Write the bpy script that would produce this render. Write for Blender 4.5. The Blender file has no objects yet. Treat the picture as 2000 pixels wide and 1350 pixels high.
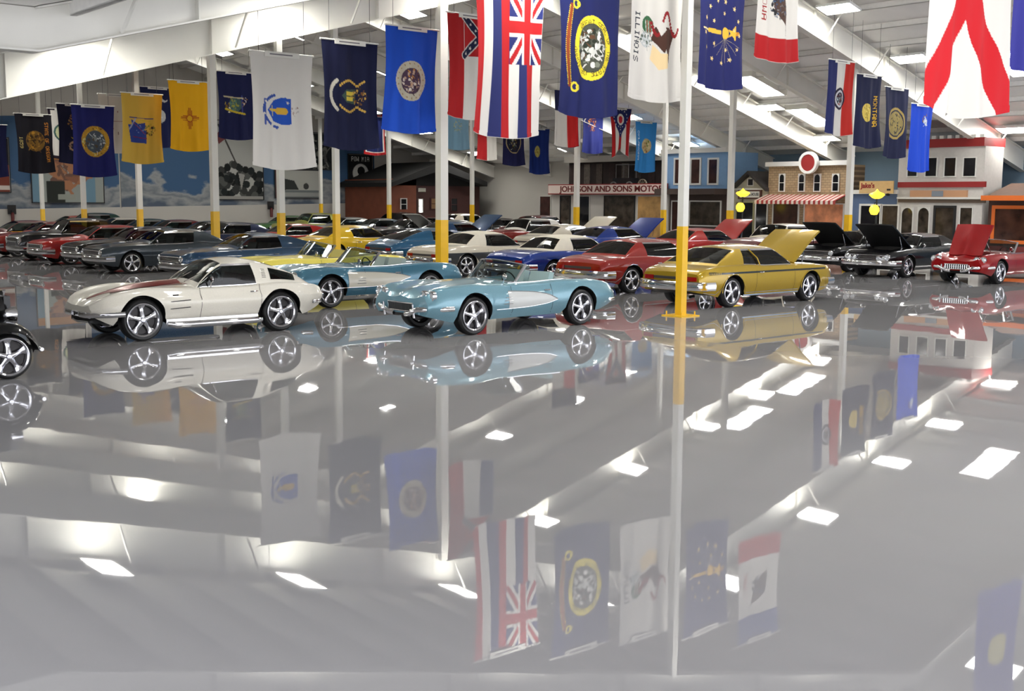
import bpy, bmesh, math, random
import numpy as np
from mathutils import Vector, Matrix
random.seed(7)
R = math.radians
scene = bpy.context.scene
col = scene.collection
PI = math.pi

# ------------------------------------------------------------------ camera
F_PX, HOR, CH, ROLL, YAW = 2250.0, 391.0, 2.3, 0.006, R(40.2)
PITCH = math.atan2(675 - HOR, F_PX)
fw_h = Vector((math.sin(YAW), math.cos(YAW), 0)); rt = Vector((math.cos(YAW), -math.sin(YAW), 0))
fwd = fw_h * math.cos(PITCH) - Vector((0, 0, 1)) * math.sin(PITCH)
upv = rt.cross(fwd)
RX = rt * math.cos(ROLL) + upv * math.sin(ROLL)
UP = upv * math.cos(ROLL) - rt * math.sin(ROLL)
CAM = Vector((0, 0, CH))
cd = bpy.data.cameras.new('camera'); cam = bpy.data.objects.new('camera', cd); col.objects.link(cam)
cd.sensor_width = 36.0; cd.lens = 36.0 * F_PX / 2000.0; cd.clip_end = 400
M3 = Matrix((RX, UP, -fwd)).transposed().to_4x4(); M3.translation = CAM
cam.matrix_world = M3
scene.camera = cam
def ray(px, py):
    return fwd + RX * ((px - 1000) / F_PX) - UP * ((py - 675) / F_PX)
def on_x(px, py, X):          # point of the plane x = X
    d = ray(px, py); return CAM + d * (X / d.x)
def on_y(px, py, Y):
    d = ray(px, py); return CAM + d * (Y / d.y)
def at_z(px, py, Z):          # point at a distance Z along the floor
    d = ray(px, py); return CAM + d * (Z / d.dot(fw_h))

# ------------------------------------------------------------------ render look
scene.view_settings.view_transform = 'Standard'
scene.view_settings.look = 'None'
scene.view_settings.gamma = 1
scene.view_settings.use_curve_mapping = False
scene.view_settings.exposure = 0.0

# ------------------------------------------------------------------ materials
def lin(c):
    return tuple(((v / 255) / 12.92 if v / 255 <= .04045 else ((v / 255 + .055) / 1.055) ** 2.4) for v in c)
MATS = {}
def mat(name, rgb, rough=.5, metal=0, coat=0, spec=.5, noise=0, nscale=8, bump=0, emit=0, ior=None, sheen=0):
    if name in MATS: return MATS[name]
    m = bpy.data.materials.new(name); m.use_nodes = True
    nt = m.node_tree; b = nt.nodes['Principled BSDF']
    c = lin(rgb) + (1,)
    b.inputs['Base Color'].default_value = c
    b.inputs['Roughness'].default_value = rough
    b.inputs['Metallic'].default_value = metal
    b.inputs['Coat Weight'].default_value = coat
    b.inputs['Coat Roughness'].default_value = .03
    b.inputs['Specular IOR Level'].default_value = spec if not coat else .15
    if ior: b.inputs['IOR'].default_value = ior
    if emit:
        b.inputs['Emission Color'].default_value = c; b.inputs['Emission Strength'].default_value = emit
    if noise or bump:
        tc = nt.nodes.new('ShaderNodeTexCoord'); n = nt.nodes.new('ShaderNodeTexNoise')
        n.inputs['Scale'].default_value = nscale; n.inputs['Detail'].default_value = 4
        nt.links.new(tc.outputs['Object'], n.inputs['Vector'])
        if noise:
            r = nt.nodes.new('ShaderNodeValToRGB')
            r.color_ramp.elements[0].position = .3; r.color_ramp.elements[1].position = .7
            r.color_ramp.elements[0].color = tuple(v * (1 - noise) for v in c[:3]) + (1,)
            r.color_ramp.elements[1].color = tuple(min(1, v * (1 + noise)) for v in c[:3]) + (1,)
            nt.links.new(n.outputs['Fac'], r.inputs['Fac']); nt.links.new(r.outputs['Color'], b.inputs['Base Color'])
        if bump:
            bp = nt.nodes.new('ShaderNodeBump'); bp.inputs['Strength'].default_value = bump
            bp.inputs['Distance'].default_value = .02
            nt.links.new(n.outputs['Fac'], bp.inputs['Height']); nt.links.new(bp.outputs['Normal'], b.inputs['Normal'])
    MATS[name] = m
    return m
def paint(name, rgb, metal=.15):
    return mat('paint_' + name, rgb, rough=.3, metal=metal, coat=.8, noise=.04, nscale=60)
def glass_mat(name, tint, dens, rough=.01):
    if name in MATS: return MATS[name]
    m = bpy.data.materials.new(name); m.use_nodes = True; nt = m.node_tree; nt.nodes.clear()
    o = nt.nodes.new('ShaderNodeOutputMaterial'); mx = nt.nodes.new('ShaderNodeMixShader')
    fr = nt.nodes.new('ShaderNodeFresnel'); fr.inputs['IOR'].default_value = 1.5
    t = nt.nodes.new('ShaderNodeBsdfTransparent'); t.inputs['Color'].default_value = tuple(v * dens for v in lin(tint)) + (1,)
    g = nt.nodes.new('ShaderNodeBsdfGlossy'); g.inputs['Roughness'].default_value = rough
    nt.links.new(fr.outputs[0], mx.inputs[0]); nt.links.new(t.outputs[0], mx.inputs[1]); nt.links.new(g.outputs[0], mx.inputs[2])
    nt.links.new(mx.outputs[0], o.inputs['Surface']); MATS[name] = m; return m
CHROME = mat('chrome', (225, 225, 228), .07, 1)
BLACK = mat('black_rubber', (14, 14, 15), .6, noise=.2, nscale=40)
TYRE = mat('tyre_rubber', (16, 16, 17), .45, noise=.2, nscale=60)
DARKIN = mat('dark_trim', (22, 20, 20), .6, noise=.2)
GLASS = glass_mat('car_glass', (190, 205, 205), .62)
DGLASS = glass_mat('tinted_glass', (90, 100, 105), .5)
LENS = mat('headlight_lens', (220, 225, 228), .1, .6, coat=1)
REDL = mat('tail_lens', (150, 20, 18), .15, coat=1)
WSTEEL = mat('white_painted_steel', (222, 220, 212), .45, noise=.03, nscale=1.5)
YPAINT = mat('yellow_safety_paint', (236, 186, 28), .35, noise=.06, nscale=3)

# ------------------------------------------------------------------ mesh helper
class MB:
    def __init__(s): s.v = []; s.f = []; s.mi = []
    def add(s, vs, fs, mi=0):
        o = len(s.v); s.v += [tuple(v) for v in vs]
        s.f += [tuple(o + i for i in f) for f in fs]; s.mi += [mi] * len(fs)
    def box(s, x0, x1, y0, y1, z0, z1, mi=0, M=None):
        vs = [Vector((x, y, z)) for x in (x0, x1) for y in (y0, y1) for z in (z0, z1)]
        if M: vs = [M @ v for v in vs]
        s.add(vs, [(0, 1, 3, 2), (4, 6, 7, 5), (0, 4, 5, 1), (2, 3, 7, 6), (0, 2, 6, 4), (1, 5, 7, 3)], mi)
    def tube(s, pts, r, n=8, mi=0, cap=True, flat=1.0):
        pts = [Vector(p) for p in pts]; rs = r if isinstance(r, (list, tuple)) else [r] * len(pts)
        o = len(s.v); prev = None
        for i, p in enumerate(pts):
            t = (pts[min(i + 1, len(pts) - 1)] - pts[max(i - 1, 0)]).normalized()
            ref = Vector((0, 0, 1)) if abs(t.z) < .95 else Vector((0, 1, 0))
            a = t.cross(ref).normalized(); b = a.cross(t)
            for k in range(n):
                th = 2 * PI * k / n
                s.v.append(tuple(p + a * math.cos(th) * rs[i] * flat + b * math.sin(th) * rs[i]))
        for i in range(len(pts) - 1):
            for k in range(n):
                k2 = (k + 1) % n
                s.f.append((o + i * n + k, o + i * n + k2, o + (i + 1) * n + k2, o + (i + 1) * n + k)); s.mi.append(mi)
        if cap:
            s.f.append(tuple(o + k for k in range(n))[::-1]); s.mi.append(mi)
            e = o + (len(pts) - 1) * n
            s.f.append(tuple(e + k for k in range(n))); s.mi.append(mi)
    def lathe(s, prof, n=24, axis='y', c=(0, 0, 0), mi=0):   # prof: (radius, along)
        o = len(s.v)
        for (r, a) in prof:
            for k in range(n):
                th = 2 * PI * k / n; p, q = r * math.cos(th), r * math.sin(th)
                v = {'y': (p, a, q), 'x': (a, p, q), 'z': (p, q, a)}[axis]
                s.v.append((v[0] + c[0], v[1] + c[1], v[2] + c[2]))
        for i in range(len(prof) - 1):
            for k in range(n):
                k2 = (k + 1) % n
                s.f.append((o + i * n + k, o + (i + 1) * n + k, o + (i + 1) * n + k2, o + i * n + k2)); s.mi.append(mi)
    def grid(s, P, mi=0):      # P[i][j]
        o = len(s.v); n = len(P[0])
        for row in P: s.v += [tuple(p) for p in row]
        for i in range(len(P) - 1):
            for j in range(n - 1):
                s.f.append((o + i * n + j, o + i * n + j + 1, o + (i + 1) * n + j + 1, o + (i + 1) * n + j)); s.mi.append(mi)
    def prism(s, poly, ax, a0, a1, mi=0):   # poly of 2D points extruded along axis ax from a0 to a1
        n = len(poly)
        def mk(p, a): return {'x': (a, p[0], p[1]), 'y': (p[0], a, p[1]), 'z': (p[0], p[1], a)}[ax]
        vs = [mk(p, a0) for p in poly] + [mk(p, a1) for p in poly]
        fs = [tuple(range(n))[::-1], tuple(range(n, 2 * n))] + [(i, (i + 1) % n, n + (i + 1) % n, n + i) for i in range(n)]
        s.add(vs, fs, mi)
    def mesh(s, name, mats, smooth=None):
        me = bpy.data.meshes.new(name); me.from_pydata(s.v, [], s.f)
        if not isinstance(mats, (list, tuple)): mats = [mats]
        for m in mats: me.materials.append(m)
        if len(mats) > 1: me.polygons.foreach_set('material_index', s.mi)
        bm = bmesh.new(); bm.from_mesh(me)
        bmesh.ops.remove_doubles(bm, verts=bm.verts, dist=1e-5)
        bmesh.ops.recalc_face_normals(bm, faces=bm.faces); bm.to_mesh(me); bm.free()
        if smooth is not None:
            me.shade_smooth()
            try: me.set_sharp_from_angle(angle=R(smooth))
            except Exception: pass
        me.update(); return me
    def build(s, name, mats, parent=None, smooth=None, loc=None):
        o = bpy.data.objects.new(name, s.mesh(name, mats, smooth)); col.objects.link(o)
        if parent: o.parent = parent
        if loc: o.location = loc
        return o
def tag(o, label=None, cat=None, group=None, kind=None):
    if label: o['label'] = label
    if cat: o['category'] = cat
    if group: o['group'] = group
    if kind: o['kind'] = kind
    return o
def empty(name, loc, rz=0):
    o = bpy.data.objects.new(name, None); col.objects.link(o); o.location = loc; o.rotation_euler = (0, 0, rz)
    o.empty_display_size = .2; return o
def copy_tree(o, parent=None):
    c = o.copy(); col.objects.link(c); c.parent = parent
    for ch in o.children: copy_tree(ch, c)
    return c

# ------------------------------------------------------------------ roof geometry (x across the span, y along the ridge)
RIDGE, XW, YW = 27.3, 49.5, 66.0
def beam_h(x):                # underside of the rafters
    return max(3.75, 9.85 - .275 * abs(x - RIDGE)) if x < RIDGE else 9.85 - .275 * abs(x - RIDGE)
BD = .78                      # rafter depth
def deck_h(x): return beam_h(x) + BD + .2
XL = -4.0
XB = RIDGE - (9.85 - 3.75) / .275
# floor
fm = bpy.data.materials.new('glossy_grey_epoxy'); fm.use_nodes = True; nt = fm.node_tree; b = nt.nodes['Principled BSDF']
tc = nt.nodes.new('ShaderNodeTexCoord')
n1 = nt.nodes.new('ShaderNodeTexNoise'); n1.inputs['Scale'].default_value = .25; n1.inputs['Detail'].default_value = 3
rp = nt.nodes.new('ShaderNodeValToRGB')
rp.color_ramp.elements[0].position = .3; rp.color_ramp.elements[0].color = lin((154, 153, 155)) + (1,)
rp.color_ramp.elements[1].position = .7; rp.color_ramp.elements[1].color = lin((164, 163, 165)) + (1,)
nt.links.new(tc.outputs['Object'], n1.inputs['Vector']); nt.links.new(n1.outputs['Fac'], rp.inputs['Fac'])
nt.links.new(rp.outputs['Color'], b.inputs['Base Color'])
b.inputs['Roughness'].default_value = .015; b.inputs['IOR'].default_value = 1.5
n2 = nt.nodes.new('ShaderNodeTexNoise'); n2.inputs['Scale'].default_value = .9; n2.inputs['Detail'].default_value = 2
nt.links.new(tc.outputs['Object'], n2.inputs['Vector'])
bp = nt.nodes.new('ShaderNodeBump'); bp.inputs['Strength'].default_value = .05; bp.inputs['Distance'].default_value = .02
nt.links.new(n2.outputs['Fac'], bp.inputs['Height']); nt.links.new(bp.outputs['Normal'], b.inputs['Normal'])
FLOORM = fm
m = MB(); m.box(XL, XW, -8, YW, -.3, 0)
tag(m.build('floor', fm), kind='structure')
# ceiling deck with shallow ribs in the material
dk = mat('ceiling_deck', (232, 230, 226), .7, noise=.05, nscale=.8)
m = MB()
xs = [XL, XB, RIDGE, XW + .3]
prof = [(x, deck_h(x)) for x in xs] + [(x, deck_h(x) + .15) for x in xs[::-1]]
m.prism(prof, 'y', -8, YW + .2)
tag(m.build('ceiling', dk), kind='structure')
# purlins along the building
PUR = mat('purlin_steel', (226, 224, 220), .55, noise=.04)
pm = {}
x = -2.0; xsP = []
while x < 49.2:
    xsP.append(x); x += 1.52
for x in xsP:
    key = 'p'
    if key not in pm:
        m = MB(); m.box(-.035, .035, -8, YW, -.2, -.005); m.box(-.035, .06, -8, YW, -.2, -.18)
        pm[key] = m.mesh('roof_purlin', PUR)
    o = bpy.data.objects.new('roof_purlin', pm[key]); col.objects.link(o); o.location = (x, 0, deck_h(x)); tag(o, kind='structure')
# rafters: web, flanges and stiffeners
def rafter(y, dz=0, x_from=XB, right=True):
    for side in ((0, 1) if right else (0,)):
        a, b_ = (x_from, RIDGE) if side == 0 else (RIDGE, XW - .05)
        m = MB()
        h = lambda x: beam_h(x) + dz
        top = lambda x: beam_h(x) + BD + (.19 if dz > .3 else 0)
        m.prism([(a, h(a)), (b_, h(b_)), (b_, top(b_)), (a, top(a))], 'y', y - .012, y + .012)
        m.prism([(a, h(a)), (b_, h(b_)), (b_, h(b_) + .025), (a, h(a) + .025)], 'y', y - .14, y + .14)
        m.prism([(a, top(a) - .025), (b_, top(b_) - .025), (b_, top(b_)), (a, top(a))], 'y', y - .14, y + .14)
        x = a + 2.2
        while x < b_:
            m.prism([(x, h(x)), (x + .02, h(x)), (x + .02, top(x)), (x, top(x))], 'y', y - .12, y + .12); x += 4.4
        # flange braces up to the purlins
        x = a + 1.1
        while x < b_ - .5:
            m.tube([(x, y - .1, h(x) + .05), (x + .05, y - .75, top(x) + .08)], .03, 5)
            x += 3.04
        if a < XB + .1 and side == 0:
            m.box(XL, XB, y - .14, y + .14, h(a), h(a) + .025); m.box(XL, XB, y - .012, y + .012, h(a), top(a))
        o = m.build('roof_beam', WSTEEL); tag(o, kind='structure')
FR = [(15.6, .40), (24.3, -.12), (28.6, 0), (32.8, 0), (37.6, 0), (42.6, 0), (48.2, 0), (54.8, 0), (60.5, 0)]
for y, dz in FR: rafter(y, dz)

# ------------------------------------------------------------------ columns
def column(x, y, w, band, top=None, plate=False, label=None):
    t = (top if top else beam_h(x) + .02)
    m = MB(); h = w / 2
    m.box(-h, h, -h, h, band, t); o = m.build('column', WSTEEL, loc=(x, y, 0)); tag(o, kind='structure')
    m = MB(); m.box(-h - .003, h + .003, -h - .003, h + .003, 0, band); p = m.build('yellow_band', YPAINT, o); p['label'] = 'yellow painted lower part of the column'
    if plate:
        m = MB(); m.box(-.27, .27, -.27, .27, 0, .022)
        m.build('base_plate', YPAINT, o)
        for sx in (-.2, .2):
            for sy in (-.2, .2):
                m = MB(); m.lathe([(0, .1), (.014, .1), (.014, 0)], 8, 'z', (sx, sy, 0)); m.build('bolt', YPAINT, o)
    return o
column(17.55, 15.5, .155, 1.80, top=beam_h(17.55) + .42, plate=True)
column(*on_x(863, 424, 18.0).xy, .235, 1.78)
for (px, yt, X, w) in ((657, 418, 17.6, .16), (549, 416, 17.9, .19), (420, 413, 18.4, .23), (273, 408.7, 18.2, .19), (164, 408.5, 18.0, .18), (83, 408.5, 18.0, .16),
                       (1657, 419.6, 37.0, .2), (1426, 411, 37.0, .2), (1296, 410, 36.6, .17), (1126, 404.5, 37.0, .2), (922, 400, 37.0, .17), (760, 400, 37.0, .19), (627, 398, 37.0, .17)):
    p = on_x(px, yt, X)
    column(p.x, p.y, w, max(1.5, p.z))
# ------------------------------------------------------------------ cars (x forward, y left, z up; origin on the floor mid wheelbase)
def curve(pts):
    xs = [p[0] for p in pts]; ys = [p[1] for p in pts]; n = len(xs)
    d = [(ys[i + 1] - ys[i]) / (xs[i + 1] - xs[i]) for i in range(n - 1)]
    m = [d[0]] + [0 if d[i - 1] * d[i] <= 0 else 2 * d[i - 1] * d[i] / (d[i - 1] + d[i]) for i in range(1, n - 1)] + [d[-1]]
    def f(x):
        if x <= xs[0]: return ys[0]
        if x >= xs[-1]: return ys[-1]
        i = 0
        while x > xs[i + 1]: i += 1
        h = xs[i + 1] - xs[i]; t = (x - xs[i]) / h
        return ys[i] * (2 * t**3 - 3 * t**2 + 1) + m[i] * h * (t**3 - 2 * t**2 + t) + ys[i + 1] * (-2 * t**3 + 3 * t**2) + m[i + 1] * h * (t**3 - t**2)
    return f
SIDE = curve([(0, .90), (.35, .985), (.6, 1.0), (.85, .985), (1, .95)])
class Shape:
    def __init__(s, d):
        s.d = d
        s.W, s.sh, s.top, s.bot = curve(d['W']), curve(d['sh']), curve(d['top']), curve(d['bot'])
        s.val = curve(d['val']) if 'val' in d else (lambda x: 0)
        s.xf, s.xr, s.R, s.nose, s.tail = d['xf'], d['xr'], d['R'], d['W'][-1][0], d['W'][0][0]
        s.side = curve(d['side']) if 'side' in d else SIDE
        s.rc = d.get('rc', .07)
    def arch(s, x):
        z = s.bot(x); Ra = s.R + s.d.get('gap', .05)
        for xc in (s.xf, s.xr):
            if abs(x - xc) < Ra: z = max(z, s.R + math.sqrt(Ra * Ra - (x - xc)**2))
        return min(z, s.sh(x) - .02)
    def ys(s, x, z):
        zb = s.bot(x); t = (z - zb) / max(.05, s.sh(x) - zb)
        return s.W(x) * s.side(max(0, min(1, t)))
    def edge(s, x):
        w = s.W(x) * s.side(1); return max(.02, w - s.rc), s.sh(x) + s.rc * .7
    def tz(s, x, y):
        ye, ze = s.edge(x); f = min(1, abs(y) / ye)
        return ze + (s.top(x) - ze) * (1 - f**2.2) - s.val(x) * 4 * f * (1 - f)
    def section(s, x, rec=None):
        zf = s.bot(x) + .02; za = s.arch(x); W = s.W(x)
        wi = max(.01, W - .34)
        P = [(0, zf), (wi, zf), (wi, max(zf, za)), (s.ys(x, za) - .015, za), (s.ys(x, za), za)]
        sh = s.sh(x)
        for k in range(1, 8):
            z = za + (sh - za) * k / 7; P.append((s.ys(x, z), z))
        ye, ze = s.edge(x); ws = s.ys(x, sh)
        for a in (30, 60): P.append((ye + (ws - ye) * math.cos(R(a)), sh + (ze - sh) * math.sin(R(a))))
        P.append((ye, ze))
        if rec:
            yi, zd, lip = rec; zl = s.tz(x, yi)
            P += [(yi + (ye - yi) * .5, s.tz(x, yi + (ye - yi) * .5)), (yi, zl), (yi - .004, zl - lip), (yi - .01, zd), (yi * .6, zd), (yi * .3, zd), (0, zd)]
        else:
            for f in (.93, .82, .65, .48, .32, .16, 0): P.append((ye * f, s.tz(x, ye * f)))
        return P
    def body(s, detail=True):
        xs = set(); x = s.tail
        step = .1 if detail else .16
        n = int((s.nose - s.tail) / step)
        for i in range(n + 1): xs.add(round(s.tail + (s.nose - s.tail) * i / n, 4))
        Ra = s.R + s.d.get('gap', .05)
        for xc in (s.xf, s.xr):
            for k in range(0, 17 if detail else 11):
                xs.add(round(xc + Ra * math.cos(PI * k / (16 if detail else 10)) * .9995, 4))
        recs = s.d.get('rec', [])
        st = []
        for x in sorted(xs): st.append((x, None))
        for (x0, x1, yi, zd, lip) in recs:
            st = [q for q in st if not (x0 - .012 < q[0] < x1 + .012)]
            inner = [x for x in sorted(xs) if x0 + .02 < x < x1 - .02]
            st += [(x0 - .004, None), (x0, (yi, zd, lip))] + [(x, (yi, zd, lip)) for x in inner] + [(x1, (yi, zd, lip)), (x1 + .004, None)]
        st.sort(key=lambda q: q[0])
        m = MB(); rings = []
        for x, rec in st:
            P = s.section(x, rec)
            full = [(x, -y, z) for y, z in P] + [(x, y, z) for y, z in P[-2:0:-1]]
            rings.append(full)
        L = len(P); n = len(rings[0]); o = 0
        for r_ in rings: m.v += r_
        for i in range(len(rings) - 1):
            rc_ = st[i][1] is not None or st[i + 1][1] is not None
            for k in range(n):
                k2 = (k + 1) % n
                j = min(k, n - 1 - k)
                mi = 1 if j < 4 else 0
                if rc_ and j >= 17: mi = 2
                m.f.append((i * n + k, i * n + k2, (i + 1) * n + k2, (i + 1) * n + k)); m.mi.append(mi)
        m.f.append(tuple(range(n))); m.mi.append(0)
        e = (len(rings) - 1) * n; m.f.append(tuple(e + k for k in range(n))); m.mi.append(0)
        return m
    def cabin(s, c):
        """panes and roof of a closed car; c = dict of stations"""
        xw0, xw1, xr1, xr0 = c['xw0'], c['xw1'], c['xr1'], c['xr0']
        zr, wr = c['zr'], c['wr']
        xa, xc1, xc0 = c.get('xa', xw0 - .12), c['xc1'], c['xc0']
        base = lambda x: s.edge(x)[1] - .012
        bw = lambda x: s.edge(x)[0] - .01
        wpow = c.get('wpow', 1.0); rpow = c.get('rpow', 1.15)
        segs = []
        for k in range(7):
            t = k / 6; segs.append((xw0 + (xw1 - xw0) * t, xw0 - .01 + (xa - xw0 + .01) * t, 1 - (1 - t)**(1 + .25 * wpow), 'w' if 0 < k else ''))
        tags = ['w'] * 6
        segs.append((xw1 - .05, xa - .04, 1, '')); tags.append('p')
        for k in range(1, 5):
            t = k / 4; segs.append((xw1 - .05 + (xc1 - xw1 + .05) * t, xa - .04 + (xc0 - xa + .04) * t, 1, '')); tags.append('s')
        for k in range(1, 4):
            t = k / 3; xb = xc0 + (max(xr0 + .05, xc0 - .25) - xc0) * t
            segs.append((xc1 + (xr1 - xc1) * t, xb, 1, '')); tags.append('c')
        xb0 = segs[-1][1]
        nr = 8
        for k in range(1, nr + 1):
            t = k / nr; segs.append((xr1 + (xr0 - xr1) * t, xb0 + (xr0 + .01 - xb0) * t, 1 - t**rpow, '')); tags.append('r')
        mid = .5 * (xw1 + xr1); half = .5 * (xw1 - xr1) + .01
        bk = {k: MB() for k in ('body', 'front', 'rear', 'sl', 'sr', 'triml', 'trimr')}
        cols_ = []
        rt_end = c.get('taper', 0)
        for (xt, xb, hgt, _) in segs:
            zc0 = s.top(xt); crown = .035 * max(0, 1 - ((xt - mid) / half)**2)
            ztop = zc0 - .01 + (zr - zc0 + .01) * hgt + (crown if hgt > .99 else 0)
            Bx, By, Bz = xb, bw(xb), base(xb)
            ebz = base(xt); dr = .055
            ez = ebz + (zr - dr - ebz) * hgt
            ew = bw(xt) + (wr - bw(xt)) * hgt
            if rt_end and xt < xr1: ew -= rt_end * (xr1 - xt) / (xr1 - xr0)
            row = []
            for t in (0, .07, .35, .65, .9, 1):
                bulge = .03 * math.sin(PI * t) * hgt
                row.append((Bx + (xt - Bx) * t, By + (ew - By) * t + bulge, Bz + (ez - Bz) * t))
            for f in (.95, .88, .6, .3, 0):
                row.append((xt, ew * f, ez + (ztop - ez) * (1 - f**2)))
            cols_.append(row)
        gl_side = c.get('side', True); gr = c.get('rear', (1, nr - 1)); sidec = c.get('cglass', 0)
        ir = tags.index('r')
        for sgn in (1, -1):
            P = [[(p[0], sgn * p[1], p[2]) for p in r_] for r_ in cols_]
            for i in range(len(P) - 1):
                tg = tags[i]
                for j in range(10):
                    q = [P[i][j], P[i][j + 1], P[i + 1][j + 1], P[i + 1][j]]
                    b = 'body'
                    if j < 5:
                        if tg in 'wps' and 0 < j < 4 and not (tg == 'w' and i < 1) and not (tg == 'p' and not c.get('hardtop', True)): b = 'sl' if sgn > 0 else 'sr'
                        if tg == 'c' and i < tags.index('c') + sidec and 0 < j < 4: b = 'sl' if sgn > 0 else 'sr'
                        if j == 0 and tg in 'wps': b = 'triml' if sgn > 0 else 'trimr'
                        if j == 4 and tg in 'ps': b = 'triml' if sgn > 0 else 'trimr'
                    else:
                        if tg == 'w' and 0 < i and j > 5: b = 'front'
                        if tg == 'w' and i == 0: b = 'body'
                        if tg == 'r' and ir + gr[0] <= i < ir + gr[1] and j > 5: b = 'rear'
                    bk[b].add(q, [(0, 1, 2, 3)])
        return bk
def sweep(path, prof, mats, name, parent, smooth=40):
    """sweep a closed (dx, dz) profile along a plan path of (x, y, z) points"""
    m = MB(); n = len(prof)
    for i, p in enumerate(path):
        a = Vector(path[max(0, i - 1)]); b = Vector(path[min(len(path) - 1, i + 1)])
        t = (b - a); t.z = 0; t.normalize(); nrm = Vector((t.y, -t.x, 0))
        for dx, dz in prof: m.v.append((p[0] + nrm.x * dx, p[1] + nrm.y * dx, p[2] + dz))
    for i in range(len(path) - 1):
        for k in range(n):
            k2 = (k + 1) % n; m.f.append((i * n + k, i * n + k2, (i + 1) * n + k2, (i + 1) * n + k)); m.mi.append(0)
    m.f.append(tuple(range(n))); m.mi.append(0); e = (len(path) - 1) * n
    m.f.append(tuple(e + k for k in range(n))[::-1]); m.mi.append(0)
    return m.build(name, mats, parent, smooth)
def bumper(s, parent, z, h, front=True, w=None, wrap=.35, d=.06, off=.06, name=None):
    x0 = s.nose if front else s.tail; sg = 1 if front else -1
    w = w or s.W(x0 - sg * .12) + .03
    path = []
    for k in range(21):
        y = -w + 2 * w * k / 20; f = abs(y) / w
        path.append((x0 + sg * (off - .16 * f**3), y, z))
    path = [(x0 - sg * wrap, -w - .015, z)] + path + [(x0 - sg * wrap, w + .015, z)]
    if not front: path = path[::-1]
    pr = [(0, -h / 2), (d * .85, -h * .42), (d, -h * .1), (d * .95, h * .3), (d * .7, h * .47), (0, h / 2), (-.02, 0)]
    return sweep(path, pr, CHROME, name or ('front_bumper' if front else 'rear_bumper'), parent)

# wheel: tyre with a chrome five spoke rim as its child
def wheel_meshes(Rr, w, det=True, rimf=.76):
    n = 40 if det else 20
    m = MB(); rr = Rr * rimf
    m.lathe([(rr, -w / 2 + .01), (Rr * .9, -w / 2), (Rr * .98, -w / 2 + .025), (Rr, -w / 4), (Rr, w / 4), (Rr * .98, w / 2 - .025), (Rr * .9, w / 2), (rr, w / 2 - .01), (rr, -w / 2 + .01)], n)
    t = m.mesh('wheel', TYRE, 40)
    m = MB()
    m.lathe([(rr * 1.0, w / 2 - .012), (rr * 1.01, w / 2 + .008), (rr * .97, w / 2 + .012), (rr * .90, w / 2 - .004), (rr * .88, w / 2 - .07), (rr * .86, -w / 2 + .02)], n)
    for k in range(5):
        a = 2 * PI * k / 5 + .3
        ca, sa = math.cos(a), math.sin(a)
        def pt(r_, t_, y_): return (r_ * ca - t_ * sa, y_, r_ * sa + t_ * ca)
        secs = []
        for (q, hw, yb, yt) in ((.10, .20, w / 2 - .07, w / 2 - .005), (.3, .15, w / 2 - .07, w / 2 - .012), (.5, .13, w / 2 - .08, w / 2 - .03), (.7, .17, w / 2 - .09, w / 2 - .045), (.90, .30, w / 2 - .09, w / 2 - .03)):
            h_ = hw * rr
            secs.append([pt(rr * q, -h_, yb), pt(rr * q, -h_ * .75, yt - .012), pt(rr * q, -h_ * .3, yt), pt(rr * q, h_ * .3, yt), pt(rr * q, h_ * .75, yt - .012), pt(rr * q, h_, yb)])
        m.grid(secs)
    m.lathe([(0, w / 2 + .012), (rr * .12, w / 2 + .008), (rr * .17, w / 2 - .01), (rr * .19, w / 2 - .05)], 16)
    r_ = m.mesh('rim', mat('polished_alloy', (215, 215, 220), .16, 1), 35)
    m = MB(); m.lathe([(0, w / 2 - .1), (rr * .86, w / 2 - .1), (rr * .86, w / 2 - .12), (0, w / 2 - .12)], 20)
    b = m.mesh('brake_disc', mat('brake_iron', (52, 50, 50), .4, .6))
    return t, r_, b
WM = {}
def wheels(parent, xf, xr, Rr, ty, w=.22, det=True, rear_R=None, rimf=.76):
    for i, (x, sg) in enumerate(((xf, 1), (xf, -1), (xr, 1), (xr, -1))):
        rad = rear_R if (rear_R and i > 1) else Rr
        key = (rad, w, det, rimf)
        if key not in WM: WM[key] = wheel_meshes(rad, w, det, rimf)
        t, r_, b = WM[key]
        o = bpy.data.objects.new('wheel', t); col.objects.link(o); o.parent = parent; o.location = (x, sg * ty, rad)
        if sg < 0: o.rotation_euler = (0, 0, PI)
        for nm, me in (('rim', r_), ('brake_disc', b)):
            q = bpy.data.objects.new(nm, me); col.objects.link(q); q.parent = o
            if nm == 'rim': q['label'] = 'chrome five spoke rim'
def lamp(parent, x, y, z, r_, ax=1, name='headlight', lens=None):
    m = MB(); n = 20
    m.lathe([(r_ + .015, -.04), (r_ + .018, .02), (r_, .03), (r_ - .01, .01)], n, 'x')
    if ax < 0: m.v = [(-a, b, c) for a, b, c in m.v]
    o = m.build(name, CHROME, parent, 40, (x, y, z))
    m = MB(); m.lathe([(0, .028), (r_ * .5, .024), (r_ * .85, .012), (r_, 0)], n, 'x')
    if ax < 0: m.v = [(-a, b, c) for a, b, c in m.v]
    m.build('lens', lens or LENS, o, 60)
    return o
def seats(parent, x, z, color, w=.26, bench=False):
    for sg in ((1, -1)):
        m = MB()
        c = sg * .33
        m.box(x - .22, x + .3, c - w, c + w, z, z + .16); m.prism([(x - .22, z + .1), (x - .38, z + .62), (x - .27, z + .64), (x - .1, z + .12)], 'y', c - w, c + w)
        m.build('seat', color, parent)
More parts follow.
